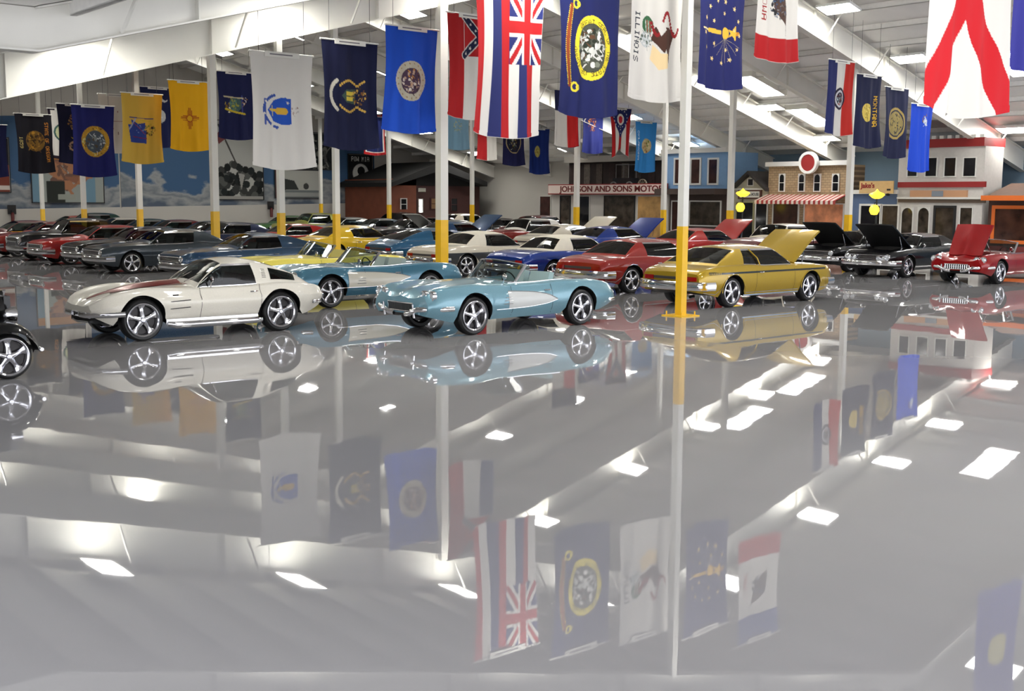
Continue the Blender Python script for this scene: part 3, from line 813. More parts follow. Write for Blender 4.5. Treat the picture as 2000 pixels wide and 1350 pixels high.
def f_idaho(p):
    y = (224, 204, 50)
    for t in range(40):
        q = t / 39; p.disc(.55 + 1.35 * q, .30 - .10 * math.sin(PI * q), .05, (130, 60, 30))
    for t in range(40):
        q = t / 39; p.disc(.55 + 1.35 * q, .255 - .10 * math.sin(PI * q), .01, y); p.disc(.55 + 1.35 * q, .345 - .10 * math.sin(PI * q), .01, y)
    for a in (.5, 1.93): p.ring(a, .42, .05, .09, y); p.ring(a, .5, .02, .05, y)
    p.disc(CA, .85, .46, y, .56); p.disc(CA, .85, .34, (70, 72, 62), .43)
    p.mottle(CA, .85, .31, [(196, 196, 190), (120, 124, 110), (40, 46, 36), (214, 210, 204), (90, 60, 40)], 110, 4, .05)
    n = "GREAT SEAL OF THE STATE OF IDAHO"
    p.ringtext(n, CA, .85, .40, .09, (50, 45, 25), -2.2, 5.4)
def f_illinois(p):
    p.text("ILLINOIS", .78, .12, .13, (34, 40, 52), .10)
    p.disc(1.0, .50, .17, (52, 96, 62)); 
    for k in range(5): p.line(.92, .42 + .05 * k, 1.2, .46 + .05 * k, .018, (178, 60, 60) if k % 2 else WHT)
    p.disc(1.28, .44, .15, (186, 190, 190)); p.mottle(1.25, .46, .18, [(120, 130, 125), (210, 210, 206), (90, 100, 90)], 40, 8, .03)
    p.poly([(1.02, .70), (1.25, .62), (1.5, .95), (1.42, 1.0), (1.7, 1.12), (1.45, 1.16), (1.1, 1.3), (1.0, 1.1)], (74, 46, 36))
    for t in range(30):
        q = t / 29; p.disc(.95 + .22 * math.sin(q * 9), .62 + .78 * q, .035, (140, 30, 34))
    p.poly([(1.0, .72), (1.18, .86), (1.05, 1.02), (.9, .9)], WHT)
    p.poly([(1.35, .66), (1.62, .60), (1.82, .8), (1.78, 1.05), (1.5, 1.1), (1.5, .85)], (232, 206, 158))
def f_indiana(p):
    y = (222, 176, 60)
    p.line(1.28, .14, 1.28, .45, .035, (220, 200, 150)); p.line(1.28, .40, 1.29, .75, .085, y); p.disc(1.30, .93, .10, y, .12); p.line(1.31, 1.1, 1.31, 1.3, .08, (196, 130, 30)); p.star(1.3, 1.12, .13, y); p.line(1.18, 1.2, 1.42, 1.18, .05, y)
    for k in range(13):
        q = 2 * PI * k / 13; p.star(1.28 + .62 * math.cos(q), .78 + .56 * math.sin(q), .055, (224, 196, 130))
    for k in range(5):
        q = 2 * PI * k / 5 + .4; p.star(1.28 + .38 * math.cos(q), .82 + .34 * math.sin(q), .05, (224, 196, 130))
    for k in range(7):
        q = -1.0 + 2.0 * k / 6; p.line(1.4, .93, 1.28 + .6 * math.cos(q), .93 + .45 * math.sin(q), .008, (150, 140, 120))
def f_iowa(p):
    p.rect(0, .6, 0, FW, (40, 60, 130)); p.rect(1.93, FL, 0, FW, RED)
    p.text("IOWA", 1.0, .18, .15, (150, 30, 30), .13)
    p.poly([(.8, .5), (1.35, .62), (1.65, .95), (1.9, .92), (1.4, 1.05), (1.1, .95)], (80, 60, 52)); p.mottle(1.3, .75, .24, [(60, 80, 110), (40, 40, 44), (120, 120, 120)], 40, 6, .035)
def f_alabama(p):
    for (x0, y0, x1, y1) in ((0, 0, FL, FW), (0, FW, FL, 0)):
        dx, dy = x1 - x0, y1 - y0; L = math.hypot(dx, dy)
        d = np.abs((p.A - x0) * dy - (p.B - y0) * dx) / L; p.put(d < .165, (190, 22, 32))
def f_missouri(p):
    p.rect(0, FL, 0, FW / 3, (38, 44, 96)); p.rect(0, FL, 2 * FW / 3, FW, (186, 44, 36)); p.rect(0, FL, FW / 3, 2 * FW / 3, WHT)
    p.disc(CA, CB, .36, (40, 34, 52)); p.ring(CA, CB, .22, .28, (200, 200, 205)); p.mottle(CA, CB, .2, [(180, 90, 70), (200, 220, 220), (40, 40, 40)], 40, 2, .035)
def f_montana(p):
    p.text("MONTANA", .68, 1.12, .22, (224, 178, 46), .125); p.disc(CA + .02, .66, .30, (216, 190, 90)); p.line(.95, .62, 1.5, .70, .02, (120, 100, 40)); p.mottle(CA, .66, .2, [(240, 220, 130), (120, 100, 50)], 20, 3, .03)
def f_nebraska(p):
    g = (170, 146, 84); p.disc(CA, CB, .55, g); p.disc(CA, CB, .47, (40, 44, 66)); p.disc(CA, CB, .42, (150, 134, 84)); p.mottle(CA, CB, .36, [(30, 36, 50), g, (60, 60, 60)], 50, 7, .05)
def f_nevada(p):
    p.poly([(.45, 1.0), (.75, 1.25), (.75, 1.0), (.6, .85)], (180, 190, 205)); p.mottle(.58, 1.02, .2, [(120, 90, 60), (200, 205, 215), (30, 60, 120)], 26, 3, .04); p.star(.58, 1.02, .08, (220, 220, 225))
def f_ny(p):
    p.mottle(1.2, .55, .3, [(205, 180, 60), (230, 225, 200), (120, 90, 40)], 50, 12, .05); p.disc(1.15, .72, .26, (70, 96, 96)); p.mottle(1.15, .72, .22, [(90, 130, 120), (160, 160, 70)], 30, 2, .05)
    p.line(.85, .98, 1.5, .98, .07, (58, 66, 130)); p.line(1.35, .3, 1.5, 1.1, .07, (206, 180, 50)); p.line(.9, .25, .92, 1.0, .05, (196, 186, 150)); p.mottle(1.05, 1.12, .15, [(225, 220, 210), (180, 130, 60)], 16, 4, .035)
def f_nmex(p):
    c = (178, 84, 24); ca, cb = 1.28, .78
    for dx, dy in ((1, 0), (0, 1)):
        for o, l in ((-.075, .26), (-.025, .36), (.025, .36), (.075, .26)):
            if dx: p.line(ca - l, cb + o, ca + l, cb + o, .028, c)
            else: p.line(ca + o, cb - l, ca + o, cb + l, .028, c)
    p.disc(ca, cb, .13, c); p.disc(ca, cb, .095, (230, 176, 30))
def f_njer(p):
    p.line(.84, .26, .86, 1.2, .03, (60, 60, 120)); p.poly([(1.1, .2), (1.7, .3), (1.72, .95), (1.1, .95)], (40, 62, 140))
    p.poly([(.9, .32), (1.5, .42), (1.5, .9), (1.0, .9), (1.05, .6)], (40, 62, 140)); p.line(.88, .5, 1.25, .25, .05, (150, 160, 190)); p.line(1.5, .4, 1.55, .95, .03, (120, 40, 80)); p.line(1.02, .42, 1.4, .88, .02, (160, 60, 60))
    p.mottle(1.25, 1.08, .2, [(60, 40, 40), (120, 130, 60), (190, 160, 60)], 34, 5, .04); p.mottle(1.2, .66, .16, [(120, 140, 200)], 12, 5, .03); p.line(.92, .7, .95, 1.1, .03, (190, 170, 60))
def f_scar(p):
    w = (196, 200, 200); p.disc(.42, 1.05, .17, w); p.disc(.36, 1.10, .15, (18, 26, 70))
    p.disc(1.15, .80, .28, w); p.mottle(1.15, .8, .26, [(140, 160, 165), (215, 218, 218)], 30, 2, .05); p.line(1.2, .62, 1.22, .3, .06, w)
def f_cali(p):
    for q in range(30):
        t = -1.2 + 2.4 * q / 29; p.disc(1.1 + .32 * math.sin(t), .50 - .28 * math.cos(t) + .25, .03, (176, 120, 90))
    p.line(1.1, .1, 1.1, 1.4, .02, (150, 90, 70)); p.star(.7, .6, .05, (130, 60, 60)); p.star(.7, .85, .05, (130, 60, 60))
    for b_ in (.35, .6, .85): p.line(1.55, b_, 1.63, b_, .05, (140, 120, 110))
def f_dark_gold(p):
    g = (180, 130, 40); p.disc(1.1, .80, .42, (120, 88, 34)); p.mottle(1.1, .80, .38, [(60, 44, 22), g, (150, 110, 40), (90, 60, 30)], 70, 3, .06)
    p.text("STATE OF OREGON", .34, 1.22, .15, (214, 140, 44), .092); p.text("1859", .97, .10, .14, (196, 180, 110), .10)
def f_border(p):
    p.rect(.08, 2.3, .12, 1.4, WHT); p.ring(1.15, .62, .33, .42, (60, 96, 90)); p.disc(1.15, .62, .33, (200, 204, 160))
def f_gold_side(p):
    p.mottle(.8, .62, .2, [(150, 110, 60), (190, 150, 90)], 26, 3, .04); p.disc(1.25, .66, .17, (186, 160, 60)); p.disc(1.22, .6, .13, (18, 22, 50)); p.ring(1.7, .6, .13, .2, (170, 140, 110)); p.mottle(1.75, .6, .2, [(180, 150, 120), (60, 60, 90)], 20, 6, .03); p.mottle(.5, .6, .1, [(170, 120, 80)], 10, 2, .03)
def f_wyoming(p):
    p.rect(.14, FL - .14, .11, FW - .11, WHT); p.rect(.2, FL - .2, .17, FW - .17, (26, 36, 90))
    p.poly([(.85, .75), (1.05, .95), (1.55, .95), (1.65, .8), (1.55, .55), (1.45, .62), (1.15, .62), (1.05, .5), (.9, .55)], WHT); p.disc(1.3, .8, .12, (150, 160, 190))
def f_sdak(p): p.mottle(1.2, .76, .26, [(200, 210, 180), (190, 214, 222), (160, 180, 150)], 40, 3, .05)
def f_redwhite(p): p.rect(0, FL, 0, FW * .47, RED)
def f_ring(p):
    p.disc(CA, CB, .56, (190, 170, 120)); p.disc(CA, CB, .51, (30, 30, 56)); p.mottle(CA, CB, .36, [(150, 130, 70), (60, 80, 60), (170, 170, 150), (50, 40, 30)], 60, 4, .06)
def f_goldblob(p): p.disc(1.22, .66, .24, (196, 180, 90), .3); p.mottle(1.22, .66, .2, [(220, 206, 120), (150, 130, 60)], 20, 4, .05)
def f_ncar(p):
    p.rect(.9, FL, 0, FW * .5, WHT); p.rect(.9, FL, FW * .5, FW, (196, 34, 34)); p.disc(.5, .7, .22, (180, 180, 150)); p.disc(.46, .74, .2, (26, 30, 70)); p.mottle(.5, 1.1, .2, [WHT], 8, 2, .03)
def f_ndak(p): p.mottle(1.0, .72, .32, [(200, 110, 50), (230, 180, 110), (150, 70, 40), (120, 60, 40)], 56, 4, .05)
def f_ohio(p):
    for k in range(5): p.rect(0, FL, FW * k / 5, FW * (k + 1) / 5, RED if k % 2 == 0 else WHT)
    p.poly([(0, -.1), (1.55, CB), (0, FW + .1)], (26, 34, 90)); p.disc(.55, CB, .28, WHT); p.disc(.55, CB, .18, (196, 40, 50))
    for k in range(15):
        q = 2 * PI * k / 15; p.star(.5 + .42 * math.cos(q), CB + .5 * math.sin(q), .05, WHT)
    p.star(1.05, CB, .06, WHT); p.star(1.25, CB, .05, WHT)
def f_oklahoma(p):
    p.disc(1.15, .82, .36, (196, 176, 130)); p.mottle(1.15, .82, .3, [(110, 130, 60), (214, 200, 150), (160, 110, 60)], 34, 4, .06); p.text("OKLAHOMA", .45, .14, .14, (206, 226, 240), .15)
def f_blue(p): p.disc(CA, CB, .3, (200, 190, 120))
STRAP = mat('black_strap', (30, 30, 30), .7)
def flag(name_lab, px, ytop, Z, base, fn, seed=1, group=None, det=1.0, shape=None, dx=0, yaw=0, bottom=None):
    """hung from a white bar, its plane along the rafters; px is the bar centre"""
    p0 = at_z(px, ytop, Z)
    na, nb = int(150 * det), int(96 * det)
    a = np.linspace(0, FL, na + 1); b_ = np.linspace(0, FW, nb + 1)
    A, B = np.meshgrid(a, b_, indexing='ij')
    pt = Paint(A, B, base); fn(pt)
    rg = random.Random(seed); ph = [rg.uniform(0, 6.28) for _ in range(6)]
    t = A / FL; s_ = (B / FW - .5)
    amp = .012 + .045 * t**1.2
    Y = amp * (np.sin(7.5 * s_ + ph[0] + 1.2 * t) + .6 * np.sin(17 * s_ + ph[1] - 2.0 * t) + .25 * np.sin(33 * s_ + ph[2] + 2 * t))
    Y += .05 * np.sin(2.2 * t + ph[3]) * t
    wf = 1 - .07 * np.sin(PI * np.clip(t * 1.05, 0, 1))**1.2 + .02 * (t > .97)
    X = s_ * FW * wf + .05 * t * math.sin(ph[4])
    Zc = -A - .05 * t * np.cos(PI * s_ * 1.1) * 1.0 + .035 * np.abs(s_ * 2)**2 * t
    if shape == 'burgee': Zc = Zc + t**3 * .55 * (1 - np.abs(s_ * 2)); X = X * (1 - .45 * t * .55)
    root = empty(name_lab[0], (p0.x, p0.y, p0.z), yaw)
    tag(root, name_lab[1], 'flag', group or 'flags hanging under the roof')
    me = bpy.data.meshes.new('cloth')
    V = np.stack([X, Y, Zc], -1).reshape(-1, 3)
    idx = np.arange((na + 1) * (nb + 1)).reshape(na + 1, nb + 1)
    Fq = np.stack([idx[:-1, :-1], idx[1:, :-1], idx[1:, 1:], idx[:-1, 1:]], -1).reshape(-1, 4)
    me.vertices.add(len(V)); me.vertices.foreach_set('co', V.ravel())
    me.loops.add(Fq.size); me.loops.foreach_set('vertex_index', Fq.ravel().astype(np.int32))
    me.polygons.add(len(Fq)); me.polygons.foreach_set('loop_start', np.arange(0, Fq.size, 4, dtype=np.int32))
    me.update(calc_edges=True)
    ca = me.color_attributes.new('Col', 'FLOAT_COLOR', 'POINT')
    C4 = np.concatenate([pt.C.reshape(-1, 3), np.ones((len(V), 1))], 1); ca.data.foreach_set('color', C4.ravel().astype(np.float32))
    me.materials.append(FLAGM); me.shade_smooth()
    o = bpy.data.objects.new('cloth', me); col.objects.link(o); o.parent = root
    m = MB(); m.tube([(-FW / 2 - .03, 0, .005), (FW / 2 + .03, 0, .005)], .02, 8); m.build('hanging_bar', WSTEEL, root, 50)
    m = MB(); m.box(-.42, .42, -.03, -.022, -.085, .03); m.box(-.3, .25, -.0335, -.03, -.04, -.015, 1); m.build('name_plate', [WSTEEL, mat('plate_text_grey', (110, 104, 110), .5)], root)
    top = beam_h(p0.x) + BD - p0.z
    m = MB()
    for q in (-.55, .55): m.tube([(q, 0, .02), (q, 0, min(max(.1, top), 9))], .006, 4)
    m.build('hanger_wire', STRAP, root)
    return root
def zf(hpx): return FL * F_PX / hpx
FLAGS = [
 (('state_flag', 'white flag with blue shield and ribbon, left of the navy deer crest flag'), 550, 105, 25.5, WHT, f_mass, 1, 1.15),
 (('state_flag', 'navy flag with a pale crescent ribbon and gold deer crest'), 683, 81, 27.3, (20, 24, 56), f_mich, 22, 1.1),
 (('state_flag', 'bright blue flag with a round cream seal'), 805, 54, 28.1, (30, 80, 196), f_minn, 5, 1.1),
 (('state_flag', 'red and white flag with starred cross canton, right of the white column'), 922, 30, 28.6, WHT, f_miss, 3, 1.1),
 (('state_flag', 'striped red white and blue flag with a crossed canton at the top centre'), 997, -22, 20.0, WHT, f_hawaii, 9, 1.3),
 (('state_flag', 'dark blue flag with yellow oval seal and red scroll'), 1152, -46, 21.2, (26, 32, 84), f_idaho, 3, 1.4),
 (('state_flag', 'white flag with brown eagle and vertical lettering'), 1287, -54, 23.1, WHT, f_illinois, 12, 1.4),
 (('state_flag', 'dark blue flag with gold torch and ring of stars'), 1413, -66, 24.4, (32, 36, 92), f_indiana, 4, 1.4),
 (('state_flag', 'white flag with a red lower end and dark eagle'), 1527, -106, 25.8, WHT, f_iowa, 17, 1.1),
 (('state_flag', 'large white flag with red diagonal cross at the right'), 1912, -298, 11.3, WHT, f_alabama, 14, 1.5),
 (('state_flag', 'navy white and red striped flag with dark seal beside the far right column'), 1645, 119, zf(139), WHT, f_missouri, 2, 1),
 (('state_flag', 'navy flag with gold lettering reading MONTANA'), 1699, 147, zf(136), (30, 34, 66), f_montana, 6, 1.1),
 (('state_flag', 'navy flag with large dull gold oval seal at the right'), 1752, 172, zf(131), (30, 34, 64), f_nebraska, 8, 1),
 (('state_flag', 'plain cobalt blue flag with small star emblem near the top'), 1802, 204, zf(127), (30, 70, 190), f_nevada, 10, .9),
 (('state_flag', 'navy flag with crest and yellow scroll, between gold flag and white flag'), 460, 141, zf(126), (22, 28, 72), f_ny, 11, .9),
 (('state_flag', 'golden yellow flag with a red sun cross symbol'), 367, 159, zf(130), (238, 178, 24), f_nmex, 13, .9),
 (('state_flag', 'tan flag with blue shield emblem'), 277, 183, zf(131), (206, 170, 70), f_njer, 2, .9),
 (('state_flag', 'deep blue flag with round gold wreath seal'), 181, 206, zf(134), (24, 28, 92), (lambda p: (p.disc(1.22, .82, .53, (176, 134, 44)), p.mottle(1.22, .82, .5, [(220, 170, 50), (110, 80, 30), (196, 190, 120)], 90, 7, .04), p.disc(1.22, .82, .38, (70, 80, 90)), p.mottle(1.22, .82, .35, [(190, 194, 196), (120, 130, 130), (80, 70, 60)], 40, 8, .05))), 15, .9),
 (('state_flag', 'navy flag with white crescent and palm, behind the golden flag'), 307, 171, zf(112), (18, 26, 70), f_scar, 16, .8),
 (('state_flag', 'pale flag with thin brown arcs, behind the tan flag'), 225, 185, zf(109), (216, 208, 196), f_cali, 18, .8),
 (('state_flag', 'navy flag with a column of gold emblems, half hidden by the deep blue flag'), 146, 204, zf(112), (20, 22, 52), f_gold_side, 19, .8),
 (('state_flag', 'white flag with black border, half hidden at the left'), 123, 213, zf(94), (26, 14, 30), f_border, 20, .7),
 (('state_flag', 'black flag with gold seal, STATE OF OREGON in gold letters'), 64, 223, zf(111), (18, 16, 26), f_dark_gold, 21, .9),
 (('state_flag', 'navy flag cut by the left edge of the picture'), -20, 243, zf(100), (20, 24, 66), f_blue, 23, .6),
 (('state_flag', 'blue flag with red and white border and white buffalo'), 732, 222, zf(78), (176, 30, 34), f_wyoming, 24, .7),
 (('state_flag', 'pale blue flag with faint seal under the red and white flag'), 896, 200, zf(89), (150, 196, 222), f_sdak, 25, .7),
 (('state_flag', 'red and white flag hanging below the big striped flag'), 951, 229, zf(81), WHT, f_redwhite, 26, .6),
 (('state_flag', 'navy flag with a large ring seal below the big striped flag'), 1004, 232, 62.0, (30, 32, 76), f_ring, 27, .6),
 (('state_flag', 'blue flag with a small yellow emblem'), 1053, 251, zf(86), (26, 50, 120), f_goldblob, 28, .6),
 (('state_flag', 'flag of white and red bars below the dark blue flag'), 1108, 177, zf(106), (26, 30, 70), f_ncar, 29, .7),
 (('state_flag', 'blue flag with an orange crest, below the dark blue flag'), 1158, 203, zf(93), (34, 42, 110), f_ndak, 30, .6),
 (('state_flag', 'swallowtail flag with red circle and stars'), 1212, 211, zf(97), WHT, f_ohio, 31, .8),
 (('state_flag', 'sky blue flag with tan shield emblem'), 1262, 238, zf(95), (56, 140, 210), f_oklahoma, 32, .7),
 (('state_flag', 'blue flag cut by the right edge of the picture'), 2035, -150, 20.0, (60, 60, 150), f_blue, 33, .5),
]
for (nl, px, yt, Z, base, fn, seed, det) in FLAGS:
    flag(nl, px, yt, Z, base, fn, seed, det=det, shape='burgee' if fn is f_ohio else None, yaw=0)
# ------------------------------------------------------------------ walls
WALLB = mat('blue_grey_wall', (116, 140, 160), .8, noise=.05, nscale=.5)
WALLW = mat('pale_grey_wall', (186, 182, 174), .8, noise=.03, nscale=.5)
def gable(y0, y1, m, x0=XL, x1=XW):
    xs_ = [x0] + [x for x in (XB, RIDGE) if x0 < x < x1] + [x1]
    m.prism([(x0, 0)] + [(x, deck_h(x)) for x in xs_] + [(x1, 0)], 'y', y0, y1)
m = MB(); gable(YW, YW + .2, m); tag(m.build('wall_back', WALLW), kind='structure')
m = MB(); m.box(XW, XW + .2, -8, YW, 0, deck_h(XW) + .05); tag(m.build('wall_right', WALLB), kind='structure')
m = MB(); m.box(XL - .2, XL, 14, YW, 0, deck_h(XL)); tag(m.build('wall_left', WALLW), kind='structure')
m = MB(); m.box(XW - .04, XW - .002, 48.5, 66, 0, deck_h(XW)); tag(m.build('trim_1', WALLW), kind='structure')
# picture panels on the back wall
def sky_mat(name, seed):
    m = bpy.data.materials.new(name); m.use_nodes = True; nt = m.node_tree; b = nt.nodes['Principled BSDF']
    tc = nt.nodes.new('ShaderNodeTexCoord'); mp = nt.nodes.new('ShaderNodeMapping'); mp.inputs['Location'].default_value = (seed, seed * 2, 0); mp.inputs['Scale'].default_value = (.5, .5, .9)
    n = nt.nodes.new('ShaderNodeTexNoise'); n.inputs['Scale'].default_value = .9; n.inputs['Detail'].default_value = 7
    sx = nt.nodes.new('ShaderNodeSeparateXYZ'); mr = nt.nodes.new('ShaderNodeMapRange'); ad = nt.nodes.new('ShaderNodeMath'); ad.operation = 'ADD'
    nt.links.new(tc.outputs['Object'], mp.inputs[0]); nt.links.new(mp.outputs[0], n.inputs['Vector']); nt.links.new(tc.outputs['Object'], sx.inputs[0])
    mr.inputs[1].default_value = 1.6; mr.inputs[2].default_value = 5.4; mr.inputs[3].default_value = .32; mr.inputs[4].default_value = -.42
    nt.links.new(sx.outputs['Z'], mr.inputs[0]); nt.links.new(n.outputs['Fac'], ad.inputs[0]); nt.links.new(mr.outputs[0], ad.inputs[1])
    r = nt.nodes.new('ShaderNodeValToRGB'); e = r.color_ramp.elements
    e[0].position = .44; e[0].color = lin((52, 86, 122)) + (1,); e[1].position = .50; e[1].color = lin((150, 152, 152)) + (1,)
    for ps, c in ((.58, (112, 118, 124)), (.66, (150, 152, 152)), (.8, (76, 88, 104))):
        q = e.new(ps); q.color = lin(c) + (1,)
    nt.links.new(ad.outputs[0], r.inputs['Fac']); nt.links.new(r.outputs['Color'], b.inputs['Base Color']); b.inputs['Roughness'].default_value = .7
    return m
def mural_bottom(px): return 408.5 - 12.5 * px / 740
for i, (x0, x1) in enumerate(((-90, 234), (237, 411), (425, 731))):
    a, c = on_y(x0, mural_bottom(x0), YW), on_y(x1, mural_bottom(x1), YW)
    o = empty('cloud_mural', (a.x, YW - .045, 0))
    tag(o, ('sky and cloud mural at the left end of the back wall', 'sky and cloud mural panel between the two left columns and the white column', 'sky and cloud mural panel behind the pictures, right end of the back wall')[i], 'mural', 'murals on the back wall')
    w = c.x - a.x
    if i == 0: W0 = a
    m = MB(); m.prism([(0, a.z), (w, c.z), (w, min(7.0, deck_h(c.x) - .25)), (0, 7.0 if i else 6.5)], 'y', 0, .04); m.build('panel', sky_mat('cloud_print_%d' % i, i * 3.7 + 1), o)
    m = MB(); m.prism([(0, a.z - .06), (w, c.z - .06), (w, c.z), (0, a.z)], 'y', -.02, .04); m.build('edge_strip', WALLW, o)
m = MB(); m.prism([(W0.x, 0), (40.7, 0), (40.7, on_y(731, mural_bottom(731), YW).z - .062), (W0.x, W0.z - .062)], 'y', YW - .07, YW - .001); tag(m.build('trim_2', WALLW), kind='structure')
def picture(x0, x1, y0, y1, fn, label, name='wall_picture', frame=(20, 20, 22), cat='picture', off=.12, n=90):
    a, c = on_y(x0, y1, YW - off), on_y(x1, y0, YW - off); w, h = c.x - a.x, c.z - a.z
    o = empty(name, (a.x, YW - off, a.z)); tag(o, label, cat, 'pictures on the back wall')
    nx, nz = n, int(n * h / w) + 2
    U, V = np.meshgrid(np.linspace(0, w, nx + 1), np.linspace(0, h, nz + 1), indexing='ij')
    p = Paint(U, V, (190, 188, 180)); fn(p, w, h)
    me = bpy.data.meshes.new('print'); m = MB(); m.grid([[(U[i, j], -.02, V[i, j]) for j in range(nz + 1)] for i in range(nx + 1)])
    me.from_pydata(m.v, [], m.f); ca = me.color_attributes.new('Col', 'FLOAT_COLOR', 'POINT')
    ca.data.foreach_set('color', np.concatenate([p.C.reshape(-1, 3), np.ones((U.size, 1))], 1).ravel().astype(np.float32)); me.materials.append(FLAGM)
    q = bpy.data.objects.new('print', me); col.objects.link(q); q.parent = o
    m = MB()
    for bx in ((-.05, w + .05, -.05, 0), (-.05, w + .05, h, h + .05), (-.05, 0, 0, h), (w, w + .05, 0, h)): m.box(bx[0], bx[1], -.05, .03, bx[2], bx[3])
    m.box(0, w, -.015, .03, 0, h); m.build('frame', mat('frame_%d_%d' % frame[:2], frame, .5), o)
def pic_crowd(p, w, h):
    p.rect(0, w, 0, h, (168, 168, 162)); p.line(.05 * w, h * .95, .5 * w, h * .35, .1, (60, 56, 54)); p.poly([(0, h * .82), (w * .22, h * .97), (w * .25, h * .8), (w * .05, h * .7)], (110, 60, 60))
    for k in range(90):
        rg = random.Random(k); x = rg.random() * w; t = h * (.42 - .25 * abs(x / w - .42)) * rg.random() * 1.1; p.disc(x, t + .1, .22, rg.choice([(30, 34, 34), (52, 54, 52), (80, 82, 78), (20, 22, 22)]))
    p.poly([(w * .46, h * .34), (w * .6, h * .32), (w * .52, h * .12)], (150, 148, 142)); p.rect(0, w, 0, h * .04, (150, 148, 142))
def pic_boat(p, w, h):
    p.rect(0, w, 0, h, (172, 172, 164)); p.rect(0, w, 0, h * .28, (110, 116, 116)); p.poly([(0, h * .28), (w * .42, h * .3), (w * .3, h * .62), (0, h * .7)], (52, 54, 52)); p.disc(w * .62, h * .42, .2, (66, 66, 64)); p.rect(0, w, h * .05, h * .2, (150, 152, 148))
def pic_dark(p, w, h):
    p.rect(0, w, 0, h, (46, 50, 50)); p.mottle(w * .6, h * .4, h * .5, [(96, 98, 94), (130, 130, 124), (28, 30, 30)], 60, 3, .2)
def pic_pow(p, w, h):
    p.rect(0, w, 0, h, (22, 22, 24)); p.text("POW MIA", w * .12, h * .80, h * .14, (214, 214, 208), w * .09); p.disc(w * .5, h * .45, h * .27, (206, 206, 200)); p.disc(w * .5, h * .45, h * .25, (206, 206, 200))
    p.disc(w * .52, h * .52, h * .13, (20, 20, 22)); p.poly([(w * .2, h * .22), (w * .62, h * .25), (w * .6, h * .5), (w * .45, h * .45)], (20, 20, 22)); p.ring(w * .5, h * .45, h * .27, h * .285, (150, 150, 146)); p.line(w * .2, h * .12, w * .8, h * .12, h * .03, (170, 170, 165))
def pic_dust(p, w, h):
    p.rect(0, w, 0, h, (150, 156, 150)); p.rect(0, w * .12, 0, h, (108, 140, 158)); p.rect(w * .72, w * .88, 0, h * .8, (108, 140, 158)); p.mottle(w * .5, h * .75, w * .3, [(140, 96, 74), (166, 116, 84), (112, 84, 72)], 80, 5, .35); p.rect(0, w, h * .86, h, (176, 120, 64)); p.rect(w * .2, w * .45, 0, h * .42, (44, 48, 44)); p.rect(w * .35, w * .6, h * .06, h * .16, (150, 154, 144))
def pic_brick(p, w, h):
    p.rect(0, w, 0, h, (120, 60, 46)); p.rect(0, w, h * .04, h * .12, (200, 190, 180)); p.rect(0, w, h * .5, h, (30, 30, 34))
picture(64, 199, 300, 395, pic_dust, 'large framed picture of a dusty brown street scene, behind the left flags')
picture(-60, 15, 270, 374, pic_brick, 'framed brick coloured picture cut by the left edge of the picture')
picture(425, 511, 240, 389, pic_crowd, 'large black and white photograph of a group raising a pole')
picture(553, 624, 334, 386, pic_boat, 'black and white landscape photograph right of the white flag')
picture(553, 650, 262, 329, pic_dark, 'dark photograph above the landscape photograph')
picture(681, 727, 303, 368, pic_pow, 'black POW MIA banner with white round emblem', name='wall_banner', cat='banner')
picture(538, 545, 316, 386, lambda p, w, h: p.rect(0, w, 0, h, (90, 40, 44)), 'narrow dark red picture beside the group photograph', n=20)
def extinguisher(px, py):
    a = on_y(px, py, YW - .3); m = MB(); m.lathe([(0, .62), (.05, .6), (.09, .5), (.09, .02), (0, 0)], 14, 'z'); o = m.build('fire_extinguisher', mat('ext_red', (96, 20, 20), .3), None, 50, (a.x, YW - .25, a.z - .6))
    m = MB(); m.box(-.06, .06, -.03, .03, .6, .72); m.build('valve', BLACK, o); m = MB(); m.box(-.22, .22, .08, .1, .5, 1.0); m.build('backing_board', DARKIN, o)
    return o
for px, py, lb in ((25, 415, 'small red fire extinguisher on the wall at the far left'), (531, 406, 'small dark fire extinguisher on the back wall right of the group photograph')):
    tag(extinguisher(px, py), lb, 'fire extinguisher')
# bright door at the right end of the back wall
a, c = on_y(737, 450, YW), on_y(756, 386, YW)
m = MB(); m.box(a.x - .08, c.x + .08, YW - .05, YW - .01, 0, c.z + .08); o = m.build('door_1', WSTEEL); tag(o, kind='structure')
m = MB(); m.box(a.x + .05, c.x - .05, YW - .07, YW - .045, .9, c.z - .05); m.build('lit_glazing', mat('daylit_glass', (255, 255, 255), .3, emit=2.2), o)

# ------------------------------------------------------------------ store fronts
def rot_box(m, *a, **k): m.box(*a, **k)
def paned(parent, U, y0, y1, z0, z1, frame, glass, fw=.07, arch=False, name='window', mull=0, depth=.06):
    """a window on the plane x = U facing -x (y0 < y1)"""
    m = MB()
    m.box(U - depth, U, y0 - fw, y1 + fw, z1, z1 + fw); m.box(U - depth, U, y0 - fw, y1 + fw, z0 - fw, z0)
    m.box(U - depth, U, y0 - fw, y0, z0, z1); m.box(U - depth, U, y1, y1 + fw, z0, z1)
    for k in range(mull):
        z = z0 + (z1 - z0) * (k + 1) / (mull + 1); m.box(U - depth * .8, U, y0, y1, z - .015, z + .015)
    if arch:
        c_, r_ = (y0 + y1) / 2, (y1 - y0) / 2
        for k in range(8):
            t0, t1 = PI * k / 8, PI * (k + 1) / 8
            m.prism([(c_ + r_ * math.cos(t0), z1 - r_ + r_ * math.sin(t0)), (c_ + r_ * math.cos(t1), z1 - r_ + r_ * math.sin(t1)), (c_ + r_ * math.cos(t1), z1 + .01), (c_ + r_ * math.cos(t0), z1 + .01)], 'x', U - depth, U)
    o = m.build(name, frame, parent)
    m = MB(); m.box(U - .03, U - .01, y0, y1, z0, z1); m.build('pane', glass, o)
    return o
